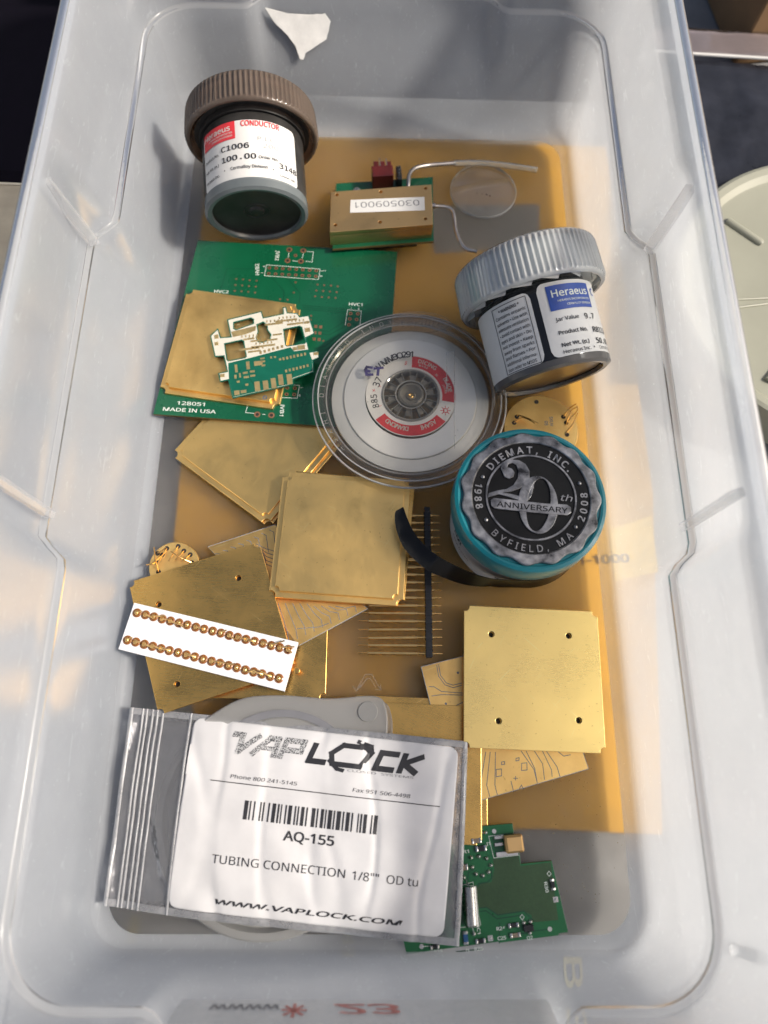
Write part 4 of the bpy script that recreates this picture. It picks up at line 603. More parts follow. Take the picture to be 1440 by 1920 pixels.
# --- jar 1
JB = mat('dark_jar_content', (.030, .029, .028), .38, 0, .4, 70, .15, 120, .25, .0)
JRIM = milky('thick_jar_edge', (.30, .34, .35), .30, .12, 1.1, 60., .1, .45)
CAPB = milky('brown_stained_cap', (.30, .23, .18), .42, .14, 1.0, 60., .14, .5, .1, (.7, .55, .45), .25)
j1 = root('paste_jar', None, 'lying jar with brown stained ribbed cap and red-printed white label', 'jar', 'paste jars lying in the bin', mat=axis_mat((-50.5, 214.6, 21.9), (-.085, .97, .215)))
ob('jar_body', jar_body(21.6, 34, 19.5), JB, j1, .5)
ob('base_rim', MB().lathe([(18.6, .8), (19.0, -.3), (20.6, -.6), (21.9, .3), (21.95, 4.0), (21.7, 4.0), (21.2, 1.2), (18.6, .8)], 96), JRIM, j1, .6)
ob('base_nub', MB().lathe([(.01, 1.2), (2.6, 1.3), (3.0, 1.7), (3.6, 2.3), (5.2, 2.3), (5.4, 1.9), (5.6, 2.3)], 48), JB, j1, .5)
ob('shoulder_ring', MB().lathe([(19.6, 33), (22.3, 32.6), (22.6, 34), (22.4, 35.6), (19.6, 36.2), (19.6, 33)], 96), JB, j1, .5)
ob('cap', cap_mb(28.2, 33, 13.8), CAPB, j1, .9)
ob('cap_liner', MB().lathe([(.01, 35), (24.5, 35), (24.5, 44), (.01, 44)], 48), JB, j1, .5)
ob('label', wrap_sheet(21.7, -22.5, 22.5, 3.4, 28.5), PAPER, j1, .6)
W = wrapf(22.02); R1 = .0
def wt(items, fn, a=0): 
    mb = MB()
    for t, x, y, h, w_, *k in items: text(mb, t, x, y, h, w_, fn=fn, **(k[0] if k else {}))
    return mb
mb = MB()
for i in range(14): x0, x1 = -21.6 + 17.6 * i / 14, -21.6 + 17.6 * (i + 1) / 14; mb.add([W(x0, 21.0, 0), W(x1, 21.0, 0), W(x1, 28.4, 0), W(x0, 28.4, 0)], [(0, 1, 2, 3)])
mb.join(wt([('CONDUCTOR', -1.5, 25.9, 2.8, 16, dict(bold=.02))], W)); ob('red_patch', mb, RED, j1, .6)
ob('lettering', wt([('Heraeus', -20.6, 24.8, 2.9, 14.5, dict(bold=.01)), ('HERAEUS INCORPORATED', -17.8, 23.4, .9, 12.6, dict(bold=.01)), ('CERMALLOY DIVISION', -15.8, 22.1, .9, 10.5, dict(bold=.01))], wrapf(22.08)), SILK, j1, 0)
ob('lettering', wt([('C1006', -10.8, 16.4, 3.0, 12.2, dict(mono=True, bold=.012)), ('100.00', -10.6, 11.8, 3.0, 14.6, dict(mono=True, bold=.012)), ('3148', 13.4, 9.4, 3.0, 9, dict(mono=True, bold=.012)), ('Product No.', -21.4, 15.6, 1.5, 9.4, dict(bold=.01)), ('Net Wt. (g.)', -21.4, 11.2, 1.5, 9.0, dict(bold=.01)), ('Heraeus Inc.', -21.4, 6.8, 1.5, 9.2, dict(bold=.01)), ('•', -9.8, 7.6, 2., None), ('Cermalloy Division', -6.8, 7.9, 1.6, 15.2, dict(bold=.01)), ('•', 10.4, 7.2, 2., None), ('Order No.', 5.0, 12.0, 1.5, 8.2, dict(bold=.01)), ('Union Hill', 13.6, 5.8, 1.3, 7.4)], W), INK, j1, 0)
ob('lettering', wt([('P.I.C', 5., 19.8, 2.0, 7), ('200', 7., 16.8, 2.2, 6.6)], W), mat('pencil', (.42, .42, .42), .7), j1, 0)

# --- jar 2
CAPC = milky('clear_ribbed_cap', (.95, .97, .96), .56, .10, 2.0, 60., .10, .45, .35, (.95, .97, .96), .15)
JB2 = mat('black_jar_content', (.012, .012, .013), .16, 0, .4, 70, .15, 120, .4, .3)
JR2 = milky('grey_jar_edge', (.22, .21, .20), .35, .14, 1.1, 60., .1, .45)
j2 = root('paste_jar', None, 'lying jar with clear ribbed cap, blue logo label and boxed WARNING text', 'jar', 'paste jars lying in the bin', mat=axis_mat((71.2, 137.4, 21.9), (-.24, .93, .25)))
ob('jar_body', jar_body(22.6, 33, 20.5), JB2, j2, .5)
ob('base_rim', MB().lathe([(19.2, .9), (19.8, -.4), (21.4, -.6), (22.9, .3), (22.95, 2.6), (22.7, 2.6), (22.2, 1.2), (19.2, .9)], 96), JR2, j2, .6)
ob('base_disc', MB().lathe([(.01, 1.0), (18.9, 1.2), (19.1, 2.), (.01, 2.)], 72), mat('brown_paste', (.06, .035, .015), .3, 0, .4, 90, .2, 200, .4, .2), j2, .5)
ob('cap', cap_mb(28.6, 31.5, 17.5, 80), CAPC, j2, .9)
ob('cap_liner', MB().lathe([(.01, 35), (24.6, 35), (24.8, 46.), (.01, 46)], 48), mat('pale_liner', (.72, .74, .72), .4), j2, .5)
mb = MB()
for k in range(15):
    a = k * 2 * PI / 15; P = []
    for da, r_, z in ((0, 26.8, 31.6), (.05, 26.9, 33.4), (.30, 24.4, 32.6), (.26, 24.2, 31.0)): P.append((r_ * math.cos(a + da), r_ * math.sin(a + da), z))
    Q = [(p[0] * .99, p[1] * .99, p[2] + .6) for p in P]; mb.loft([P, Q], True, True)
ob('cap_teeth', mb, CAPC, j2, .5)
a2 = -.12
ob('label', wrap_sheet(22.7, -2.2, 36, 2.8, 30.8, 2.8, a0=a2), PAPER, j2, .6); ob('warning_label', wrap_sheet(22.7, -38, -4.8, 2.6, 29.6, 2.8, a0=a2), PAPER, j2, .6)
W = wrapf(23.02, a2); W2 = wrapf(23.08, a2); mb = MB()
for i in range(16): x0, x1 = 1.2 + 19.4 * i / 16, 1.2 + 19.4 * (i + 1) / 16; mb.add([W(x0, 19.9, 0), W(x1, 19.9, 0), W(x1, 29.3, 0), W(x0, 29.3, 0)], [(0, 1, 2, 3)])
text(mb, 'C', 22.6, 25, 3.4, fn=W, bold=.02); ob('blue_patch', mb, BLUEP, j2, .6)
ob('lettering', wt([('Heraeus', 2.8, 24.9, 3.3, 16.4, dict(bold=.015)), ('HERAEUS INCORPORATED', 4.6, 22.9, .95, 15, dict(bold=.01)), ('CERMALLOY DIVISION', 8., 21.2, .95, 11.8, dict(bold=.01))], W2), SILK, j2, 0)
ob('lettering', wt([('9.7', 14.4, 15.4, 2.9, 5.8, dict(mono=True, bold=.01)), ('R8111A', 17.2, 10.2, 2.9, 12, dict(mono=True, bold=.01)), ('50.00', 17.6, 5.9, 2.9, 10.6, dict(mono=True, bold=.01))], W), INK, j2, 0)
ob('lettering', wt([('Jar Value', 2.0, 15.8, 1.8, 9.6, dict(bold=.01)), ('Product No.', 2.0, 10.8, 1.8, 12.2, dict(bold=.02)), ('Net Wt. (g.)', 2.0, 6.2, 1.8, 11.6, dict(bold=.02)), ('Heraeus Inc.', 2.0, 3.7, 1.6, 11.6, dict(bold=.01)), ('•', 15.2, 3.6, 2.2, None), ('Cermalloy Division', 18.6, 3.7, 1.6, 14)], W), INK, j2, 0)
wl = [('* WARNING *', 9.), ('Contains organic', 13), ('solvents • Use with', 13), ('adequate ventilation', 13), ('• Avoid contact with', 13), ('eyes and skin • Do', 13), ('not ingest • Keep', 13), ('away from sparks', 13), ('and flames • For', 13), ('additional informa-', 13), ('tion refer to MSDS', 12.4)]
mb = MB()
for k_, (t, w_) in enumerate(wl): text(mb, t, -20.2 + (2.0 if k_ == 0 else 0), 25.9 - 2.22 * k_, 1.5, w_, fn=W, bold=.02 if k_ == 0 else .008)
fr_ = [(-21.2, 3.0), (-6.4, 3.0), (-6.4, 28.4), (-21.2, 28.4), (-21.2, 3.0)]
for p, q in zip(fr_, fr_[1:]):
    for i in range(8):
        a = Vector(p).lerp(Vector(q), i / 8); b = Vector(p).lerp(Vector(q), (i + 1) / 8); d = (b - a).normalized(); n_ = Vector((-d.y, d.x)) * .12
        mb.add([W(*(a - n_), 0), W(*(b - n_), 0), W(*(b + n_), 0), W(*(a + n_), 0)], [(0, 1, 2, 3)])
ob('lettering', mb, INK, j2, 0)

# ======================= anniversary jar =======================
TEAL = mat('teal_lid_plastic', (.004, .17, .20), .3, 0, .12, 60, .08, 200, .5, .3)
CREAM = mat('jar_white_plastic', (.62, .60, .52), .4, 0, .1, 80, .1)
PEW = mat('worn_pewter', (.30, .295, .29), .33, .9, .85, 170, .5, 600, rvar=.18)
PEWL = mat('raised_pewter', (.42, .41, .40), .36, .8, .25, 170, .3, 600)
BLKE = mat('black_enamel', (.006, .006, .006), .5, 0, .5, 120, .15, 400, .25)
jx, jy = 56.4, 82.6
j3 = root('seal_jar', (jx, jy, 0), 'upright jar with teal lid bearing a scalloped pewter 20th anniversary seal', 'jar')
ob('jar_body', MB().lathe([(.01, 0), (23.8, 0), (24.8, .8), (25, 2), (25, 20), (24.2, 21.5), (23.5, 24), (.01, 24)], 96), CREAM, j3, .5)
ob('neck_ring', MB().lathe([(24.4, 20.5), (26.2, 20.6), (26.5, 21.8), (26.0, 23.2), (24.4, 23.4), (24.4, 20.5)], 96), mat('tan_seal_ring', (.42, .38, .22), .35, 0, .2), j3, .6)
ob('lid', MB().lathe([(25.2, 24.5), (26.9, 23.6), (27.3, 24.1), (27.4, 25), (27.3, 33.2), (26.9, 34.2), (25.8, 34.7), (25.0, 34.6), (24.6, 34.2), (.01, 34.2)], 128), TEAL, j3, .5)
def lobes(r, z, a): return r + (.62 * math.cos(15 * a + .6) + .15 * math.sin(7 * a) if r > 23 else 0)
ob('seal_base', MB().lathe([(24.2, 34.25), (24.4, 34.6), (24.3, 35.5), (23.9, 35.8), (21.2, 35.9), (20.9, 35.6), (20.8, 35.1), (.01, 35.1)], 168, rf=lobes), PEW, j3, .5, label='worn scalloped pewter disc')
ob('enamel_field', MB().lathe([(.01, 35.12), (20.75, 35.12), (20.75, 35.22), (.01, 35.22)], 96), BLKE, j3, .5)
ob('raised_ring', MB().lathe([(15.4, 35.2), (15.5, 35.65), (16.1, 35.65), (16.2, 35.2), (15.4, 35.2)], 96), PEW, j3, .7)
def zz(X, Y): return ((X - 771) / 17.47, -(Y - 642) / 16.35)
def relief(mb, h):      # raise flat letters into solid relief
    n_ = len(mb.v); from_ = MB(); top = [(x, y, z + h) for x, y, z in mb.v]
    edges = {}
    for f in mb.f:
        for a, b in zip(f, f[1:] + f[:1]): edges[(a, b)] = 1
    from_.add(mb.v + top, [tuple(i + n_ for i in f) for f in mb.f] + [(a, b, b + n_, a + n_) for (a, b) in edges if (b, a) not in edges]); return from_
mb = MB(); ring_text(mb, 'DIEMAT, INC.', 20.0, math.radians(88), 3.2, z=35.2, bold=.02, span=math.radians(104)); ring_text(mb, 'BYFIELD, MA', 17.0, math.radians(-92), 3.1, bottom=True, z=35.2, bold=.0, span=math.radians(86))
ring_text(mb, '1988', 17.0, math.radians(179), 3.0, bottom=True, z=35.2, bold=.02, span=math.radians(24)); ring_text(mb, '2008', 17.0, math.radians(-11), 3.0, bottom=True, z=35.2, bold=.02, span=math.radians(27))
ob('lettering', relief(mb, .35), PEWL, j3, .4)
for a in (156, 208, 17, -36): ob('raised_dot', MB().lathe([(.75, 35.2), (.7, 35.6), (.4, 35.8), (.01, 35.85)], 14, 18.4 * math.cos(math.radians(a)), 18.4 * math.sin(math.radians(a))), PEW, j3, .9)
two = [zz(*p) for p in ((592, 470), (600, 440), (625, 420), (665, 411), (710, 415), (748, 438), (770, 480), (768, 525), (745, 562), (700, 592), (650, 610), (600, 618), (660, 628), (705, 640), (735, 625), (752, 590), (760, 560), (800, 530), (790, 580), (770, 640), (745, 668), (690, 662), (620, 640), (570, 628), (530, 640), (500, 648), (510, 622), (560, 606), (620, 596), (665, 570), (695, 525), (700, 480), (690, 445), (665, 432), (640, 440), (632, 460), (660, 468), (676, 490), (668, 518), (640, 532), (612, 520))]
ob('numeral_two', flat([two], 35.2, 35.75, .06), PEW, j3, .5)
def ell(cx, cy_, rx, ry, t, n=40): return [zz(cx + rx * math.cos(a * 2 * PI / n) * math.cos(t) - ry * math.sin(a * 2 * PI / n) * math.sin(t), cy_ + rx * math.cos(a * 2 * PI / n) * math.sin(t) + ry * math.sin(a * 2 * PI / n) * math.cos(t)) for a in range(n)]
ob('numeral_zero', flat([ell(810, 688, 122, 176, .06), ell(812, 688, 72, 164, .22)], 35.21, 35.8, .06), PEW, j3, .5)
bn = [zz(*p) for p in ((540, 652), (700, 668), (850, 683), (985, 688), (1010, 705), (1008, 735), (985, 752), (850, 745), (700, 732), (540, 716), (520, 700), (518, 665))]
ob('banner', flat([bn], 35.23, 36.0, .1), PEW, j3, .5)
mb = MB(); p0 = zz(552, 705); text(mb, 'ANNIVERSARY', p0[0], p0[1], 2.5, 25.0, -.09, .012, z=36.03); ob('lettering', mb, BLKE, j3, 0)
mb = MB(); p0 = zz(945, 660); text(mb, 'th', p0[0], p0[1], 2.9, 4.2, -.1, .0, .3, z=35.25); ob('lettering', relief(mb, .35), PEWL, j3, .4)
# white label round the body
ob('label', wrap_sheet(25.05, -50, 32, 2.0, 19.6, 1.0, nx=60), PAPER, j3, .6)
W = wrapf(25.25); mb = MB()
for i, t in enumerate(('Material', 'Lot #', 'Net Wt.')): text(mb, t, -10 + 3 * (i == 2), 9.6 - 3.2 * i, 1.8, None, fn=W, bold=.015)
text(mb, 'Die Attach Paste', 1, 9.6, 1.8, None, fn=W); text(mb, '30g', 6, 3.2, 1.8, None, fn=W); text(mb, 'EMI', -34, 12, 3.4, None, fn=W, bold=.02); text(mb, 'Keep frozen', -34, 7.6, 2., None, fn=W)
ob('lettering', mb, INK, j3, 0)
BTAPE = mat('black_tape', (.005, .004, .003), .30, 0, .4, 50, .35, 90, .3, .15)
path = [(11.5, 84.5), (13.0, 79), (16.2, 72.2), (22.5, 65.6), (31.0, 60.6), (41, 57.0), (52, 56.0), (63, 56.6), (70.5, 60.2), (77.0, 66.2)]
pp = smooth_path([(x - jx, y - jy, 0) for x, y in path], 6); R_ = []
for i, p in enumerate(pp):
    t = (pp[min(i + 1, len(pp) - 1)] - pp[max(i - 1, 0)]).normalized(); n_ = Vector((-t.y, t.x, 0)) * .12; f_ = 1 - sm(0, 30, i)
    zl, zh = 12.5 + 2 * f_, 19.6 - 2.4 * f_; lean = Vector((t.y, -t.x, 0)) * (-(.9 + 3.0 * math.sin(PI * min(1, i / 32.))**.8 + 1.2 * f_))
    wv = .35 * math.sin(i * .9)
    R_.append([tuple(p - n_ - lean + Vector((0, 0, zl + wv))), tuple(p - n_ + lean * .2 + Vector((0, 0, zh))), tuple(p + n_ + lean * .2 + Vector((0, 0, zh))), tuple(p + n_ - lean + Vector((0, 0, zl + wv)))])
ob('tape_tail', MB().loft(R_, True, True), BTAPE, j3, .9, label='loose curling end of glossy black tape')

# ======================= round gold pin headers =======================
def round_header(c, R, z, h, label, holes, wires, writing=None):
    o = (c[0], c[1], z); r = root('round_gold_header', o, label, 'round header', 'round gold headers with wires')
    ob('header_disc', MB().lathe([(.01, z), (R - .3, z), (R, z + .3), (R, z + h - .25), (R - .25, z + h), (.01, z + h)], 72, c[0], c[1]), G4, r, .5, o)
    for x, y in [(x, y + (1.6 if R < 12 else 0)) for x, y in holes]:
        hh = ob('glass_seal', MB().lathe([(.95, z + h - .1), (.95, z + h + .04), (.5, z + h + .05), (.01, z + h + .03)], 14, x, y), DARKH, r, .6, o)
    for wv in wires: ob('wire', MB().tube(smooth_path(wv, 4), .24, 6), GW, r, .9, o)
    if writing:
        mb = MB()
        for t, x, y, hh_, rr in writing: text(mb, t, x, y, hh_, None, rr, .02, z=z + h + .04)
        ob('lettering', mb, GREYINK, r, 0, o)
    return r
hr = D['hR_h']
round_header((69.8, 123.6), 15.4, .5, 4.4, 'round gold header with bent wires tucked behind the teal-lidded jar', hr,
    [[(hr[0][0], hr[0][1], 4.9), (hr[0][0] + .3, hr[0][1] - .3, 7), (64, 126.5, 8.5), (68, 124.6, 8.2)], [(hr[1][0], hr[1][1], 4.9), (62, 128.0, 6.4), (66.8, 124.8, 7.6)],
     [(hr[2][0], hr[2][1], 4.9), (80.8, 131.2, 7.5), (84, 133.2, 9)], [(hr[3][0], hr[3][1], 4.9), (82, 130.6, 7.8), (84.4, 131.8, 9)], [(hr[3][0] - .4, hr[3][1] - 1, 4.9), (81.6, 127.4, 7.4), (84.2, 130.2, 9), (84.1, 132.2, 9.4)], [(79.6, 121.6, 4.9), (82.6, 125.2, 7.4), (84.4, 129.3, 8.4)]],
    [('SXUV', 73.6, 129.2, 1.6, -PI / 2), ('05', 71.4, 127.2, 1.7, -PI / 2)])
hl_ = D['hL_h']
round_header((-76., 64.4), 9.6, .1, 3.2, 'round gold header with crossed wires beside the dark drilled plate', hl_,
    [[(x, y + 1.6, 3.4), ((x + a) / 2, (y + b) / 2 + 1, 5.6), (a, b + 1.4, 6.4)] for (x, y), (a, b) in zip(hl_, ((-81.5, 63), (-77.5, 64.), (-75, 64.5), (-72.6, 64), (-84, 62.6), (-83.5, 69.5), (-85.8, 62.5), (-79, 69.5), (-77, 68)))])

# ======================= white ceramic pin strip =======================
o = (-59, 33, 0)
ws = root('ceramic_pin_strip', o, 'white ceramic strip with two rows of gold beads lying over the dark gold plate', 'ceramic strip')
A_, B_ = D['beadA'], D['beadB']
ob('ceramic_bar', flat([[(-87.8, 48.9), (-26.3, 34.8), (-30.5, 17.3), (-91.5, 31.8)]], 6.6, 8.6, .12), mat('white_alumina', (.70, .70, .71), .45, 0, .03, 200, .15), ws, .5, o)
FLUX = mat('brown_glass_seal', (.22, .075, .010), .2, 0, .4, 900, .1, 600, .5, .8); 
me_f = MB().lathe([(1.75, -.02), (1.6, .08), (1.05, .3), (.9, .0)], 16).mesh('glass_bead'); me_b = MB().lathe([(.92, 0), (.88, .5), (.6, .95), (.01, 1.15)], 14).mesh('gold_bead', 1.5); me_f.materials.append(FLUX); me_b.materials.append(GW)
for k, row in enumerate((A_, B_)):
    for i, p in enumerate(row):
        q = ob('glass_bead', me_f, FLUX, ws); q.location = Vector((p[0] - o[0], p[1] - o[1], 8.6)) * S
        g_ = ob('gold_bead', me_b, GW, q); g_.location = (0, 0, 0)
        if random.random() < .8 or i in (0, 2, 16, 17):
            a = math.radians(random.choice((-13, 167, -30, 10, -13)) + random.uniform(-12, 12)); L_ = random.uniform(2., 3.2) + (2.4 if i in (2, 16, 17) else 0)
            ob('bent_pin', MB().tube([(0, 0, .9), (.8 * math.cos(a), .8 * math.sin(a), 1.35), (L_ * math.cos(a), L_ * math.sin(a), 1.3)], .27, 6), GW, q, .9)

# ======================= black strip of long gold pins =======================
o = (22.2, 60, 0)
st = root('pin_strip', o, 'black plastic strip with a row of long gold pins on the bin floor', 'pin strip')
mb = MB()
for i in range(19): y = 31.8 + i * 3.03; mb.cbox(22.2 + .0 * i, y + .2, .4, 2.6, 2.75, 2.6, .0, .25); 
mb.cbox(22.2, 60, .5, 2.2, 59.4, 2.4)
ob('plastic_strip', mb, BLK, st, .5, o)
t1 = MB(); t1.tube([(-26.6, 0, 0), (-22.6, 0, .0)], .22, 6); t1.tube([(-22.8, 0, 0), (-4.6, 0, 0)], .74, 10); t1.tube([(-4.6, 0, 0), (-1.2, 0, 0)], .4, 8); t1.tube([(1.2, 0, 0), (2.2, 0, 0)], .6, 8); t1.tube([(2.2, 0, 0), (5.0, 0, -.2)], .24, 6)
t1.v = [(x, y, z) for x, y, z in t1.v]; mp1 = t1.mesh('long_pin', .8); mp1.materials.append(GW)
for i in range(19):
    q = ob('long_pin', mp1, GW, st); q.location = Vector((0, 31.9 + i * 3.03 - 60, 1.5)) * S; q.rotation_euler = (0, random.uniform(-.004, .004), random.uniform(-.012, .012) + .005)

# ======================= green board with components =======================
o = (45, -45, 0); pz = 2.6
pb = root('populated_circuit_board', o, 'small green board with soldered parts beside the zip bag', 'circuit board', 'green circuit boards')
po = D['pb_out']; po = [po[9], (27, -30)] + po[:8] + [(13.8, -66.5)]
po = [(24, -33.), (30.9, -28.0), D['pb_out'][1], D['pb_out'][2], D['pb_out'][3], D['pb_out'][4], D['pb_out'][5], (67.2, -59.6), (13.2, -66.0), (12.0, -61.5), (20, -59)]
ob('board', flat([po], pz - 1.6, pz, .06, 1), [GREENL, FR4], pb, .5, o)
ob('ground_flood', flat([D['pb_flood']], pz + .003, pz + .02), GREEN2, pb, 0, o); ob('bright_window', flat([D['pb_inner']], pz + .022, pz + .03), GREENL, pb, 0, o)
mb = MB()
for t in D['pb_lines'][:4] + D['pb_lines'][10:11]: mb.line(t, .18, pz + .04)
for (t, i, w_, rr) in (('C11', 0, 2.6, .1), ('R1', 1, 2.0, .1), ('R30', 2, 3.2, -1.45), ('R24', 3, 2.9, .1), ('C25', 4, 2.9, .1), ('Q2', 5, 2., .1), ('R2', 6, 1.7, 1.65), ('R26', 7, 2.9, .1), ('R28', 8, 2.9, .1), ('C1', 9, 1.8, -1.4), ('J1', 10, 1.4, .1)):
    p = D['pb_text'][i]; c, s_ = math.cos(rr), math.sin(rr); text(mb, t, p[0] + s_ * .6, p[1] - c * .6, 1.25, w_, rr, .02, z=pz + .045, align='c')
for p in D['pb_dia']: mb.line([(p[0] - .7, p[1]), (p[0], p[1] + .8), (p[0] + .7, p[1]), (p[0], p[1] - .8), (p[0] - .7, p[1])], .18, pz + .04)
ob('lettering', mb, SILK, pb, 0, o)
mb = MB()
for t in D['pb_lines'][4:10] + D['pb_lines'][11:]: mb.line(t, .35, pz + .035)
tag(ob('board_trace', mb, DG, pb, 0, o), kind='stuff')
for p in D['pb_joints']: ob('solder_joint', MB().lathe([(.75, pz), (.62, pz + .35), (.4, pz + .9), (.01, pz + 1.1)], 12, *p), SOLD, pb, 1.2, o)
for p in D['pb_vias']: mb = MB().ring(*p, pz + .06, .3, .75, 14); mb.join(MB().disc(*p, pz + .05, .3, 8)); ob('via_pad', mb, SOLD, pb, 0, o)
for p in D['pb_sq']: mb = MB().cbox(p[0], p[1], pz, 1.7, 1.7, .08, .12); mb.lathe([(.45, pz + .05), (.4, pz + .3), (.01, pz + .35)], 10, *p); ob('square_pad', mb, SOLD, pb, .6, o)
CBR = mat('chip_tan', (.22, .17, .12), .4); CBK = mat('chip_black', (.015, .015, .016), .3); CBL = mat('chip_blue', (.02, .09, .22), .3, 0, .3)
def chip(p, L_, W_, a, m, H=.7):
    c, s_ = math.cos(a), math.sin(a); q = ob('chip_part', MB().cbox(p[0], p[1], pz + .05, L_, W_, H, a, .08), m, pb, .5, o)
    for s in (-1, 1): ob('end_cap', MB().cbox(p[0] + s * c * L_ * .5, p[1] + s * s_ * L_ * .5, pz + .02, L_ * .34, W_ * 1.12, H * 1.08, a, .15), SOLD, q, .9, o)
PP = D['pb_parts']
for i, L_, W_, a, m_ in ((0, 2.7, 1.6, .12, CBR), (1, 2.9, 1.7, .12, CBK), (2, 2.6, 1.8, .12, CBR), (3, 2.7, 1.3, -1.45, CBK), (4, 2.7, 1.3, .12, CBK), (5, 2.7, 1.3, .12, CBR), (6, 3.0, 1.5, 1.65, CBL), (7, 2.5, 1.3, .12, CBK), (8, 2.2, 1.2, .12, CBK)): chip(PP[i], L_, W_, a, m_)
q2 = D['pb_q2'][0]; ob('transistor', MB().cbox(q2[0], q2[1], pz + .1, 3.4, 1.9, 1.2, .12, .15), CBK, pb, .5, o)
for i in (10, 11, 12): pass
c0, c1 = D['pb_can']; z_ = pz + 2.3
ob('crystal_can', MB().tube([(c1[0] + .2, c1[1] + .1, z_), (c1[0] + .1, c1[1] + .7, z_), (c0[0], c0[1] - .6, z_), (c0[0], c0[1], z_)], 2.25, 24), SOLD, pb, .6, o)
ob('clear_sleeve', MB().tube([(c1[0] + .5, c1[1] - .4, z_), (c0[0] + .1, c0[1] + .2, z_)], 2.4, 24), milky('clear_sleeve', (.6, .6, .58), .7, .08, 1.5), pb, .6, o)
j_ = D['pb_joints']; ob('lead_wire', MB().tube([(c0[0], c0[1], z_), (j_[9][0], j_[9][1], pz + .6)], .2, 6), SOLD, pb, .9, o); ob('lead_wire', MB().tube([(c1[0], c1[1], z_), (j_[13][0], j_[13][1], pz + .6)], .2, 6), SOLD, pb, .9, o)
cn = D['pb_conn']; ob('gold_connector', MB().cbox(cn[0][0], cn[0][1], pz + .3, 6.2, 5.6, 3.6, .1, .7), G5, pb, .5, o)
for p, w_ in ((cn[1], 3.2), (cn[2], 3.0), (cn[3], 7.6)): ob('connector_leg', MB().cbox(p[0], p[1], pz + .02, w_, 1.0 if w_ < 5 else 1.5, .5, .1, .1), SOLD, pb, .6, o)

# ======================= round case under and the zip bag =======================
CLAM = milky('frosted_case', (.66, .65, .63), .48, .3, .6, 40., .05, .55, .2)
fc = root('frosted_disc_case', (-34.5, -23.5, 0), 'frosted round hinged plastic case inside the zip bag, its rounded corner sticking out above', 'disc case')
ob('case_base', MB().lathe([(.01, .3), (38, .3), (38.6, .8), (38.8, 4.6), (38.2, 5.2), (36.0, 5.3), (35.6, 4.4), (35.2, 1.8), (.01, 1.6)], 96), CLAM, fc, .5)
tab = smooth_path([(-24, 31, 0), (-12, 38, 0), (2, 39.5, 0), (20, 38.5, 0), (33, 39.5, 0), (38.4, 38.8, 0), (40.5, 35.5, 0), (41.2, 28, 0), (39, 10, 0)], 5)
tabp = [(p.x, p.y) for p in tab] + [(10, 0), (-20, 10)]
ob('case_corner', flat([tabp], 5.3, 8.0, .6), CLAM, fc, .8)
ob('case_corner', flat([[(p[0] + 1.8, p[1] - 1.5) for p in tabp]], 2.0, 5.0, .5), CLAM, fc, .8)
ob('dark_ring', MB().lathe([(28, 8.05), (30.5, 8.05), (30.5, 8.3), (28, 8.3), (28, 8.05)], 96, 4, 4), mat('grey_ring', (.16, .16, .17), .4), fc, .6)
ob('inner_disc', MB().lathe([(.01, 8.02), (27.5, 8.02), (27.5, 8.2), (.01, 8.2)], 96, 4, 4), CLAM, fc, .6)
ob('latch_button', MB().lathe([(3.6, 8.0), (3.4, 8.5), (.01, 8.6)], 32, 34, 34), CLAM, fc, .6)
# bag film
def bil(C, s, t): return Vector(C[0]) * (1 - s) * (1 - t) + Vector(C[1]) * s * (1 - t) + Vector(C[2]) * s * t + Vector(C[3]) * (1 - s) * t
BG = [(-85.2, 11.6), (35.1, .6), (30.2, -62.8), (-86.7, -51.7)]; LB = [(-61.9, 8.3), (31.6, -1.5), (24.9, -60.3), (-65.2, -51.2)]
def bag_h(x, y):
    dx, dy = (x + 18) / 62., (y + 26) / 34.
    h = 5.2 + 5.6 * max(0, 1 - dx ** 4) * (1 - min(1, abs(dy)) ** 6 * .6)
    v = Vector((x * .045, y * .045, 1.3)); h += .9 * noise.noise(v) + .5 * noise.noise(v * 2.6 + Vector((5, 1, 2)))
    f = abs(noise.noise(Vector((x * .06 + 3, y * .02, 7)))); h -= .45 * math.exp(-(f * 9) ** 2)
    return h
bag = root('zip_bag', (-26, -25, 0), 'clear zip bag with white AQ-155 TUBING CONNECTION label on the bin floor', 'plastic bag')
FILM = milky('clear_film', (.82, .82, .84), .82, .08, 1.2, 30., .06, .5, .1, (.98, .98, .99), 1.2)
SEAM = milky('film_seam', (.90, .90, .92), .70, .25, .6, 200., .15, .5)
o = (-26, -25, 0)
def sheet(C, nx, ny, hf, th):
    g0 = []; g1 = []
    for j in range(ny + 1):
        for i in range(nx + 1):
            p = bil(C, i / nx, j / ny); h = hf(i / nx, j / ny, p.x, p.y); g0.append((p.x, p.y, h)); g1.append((p.x, p.y, h + th))
    w_ = nx + 1; n_ = len(g0); F = []
    for j in range(ny):
        for i in range(nx):
            a = j * w_ + i; F.append((a, a + 1, a + w_ + 1, a + w_)); F.append((a + n_, a + w_ + n_, a + w_ + 1 + n_, a + 1 + n_))
    bd = [i for i in range(w_)] + [j * w_ + nx for j in range(1, ny + 1)] + [ny * w_ + i for i in range(nx - 1, -1, -1)] + [j * w_ for j in range(ny - 1, 0, -1)]
    for a, b in zip(bd, bd[1:] + bd[:1]): F.append((a, a + n_, b + n_, b))
    return MB().add(g0 + g1, F)
ob('front_film', sheet(BG, 130, 64, lambda s, t, x, y: bag_h(x, y) - .45, .08), FILM, bag, 2., o)
ob('back_film', sheet(BG, 40, 24, lambda s, t, x, y: (bag_h(x, y) - .7) * (1 - sm(0, .06, min(s, 1 - s, t, 1 - t))) + .12 , .06), FILM, bag, 2., o)
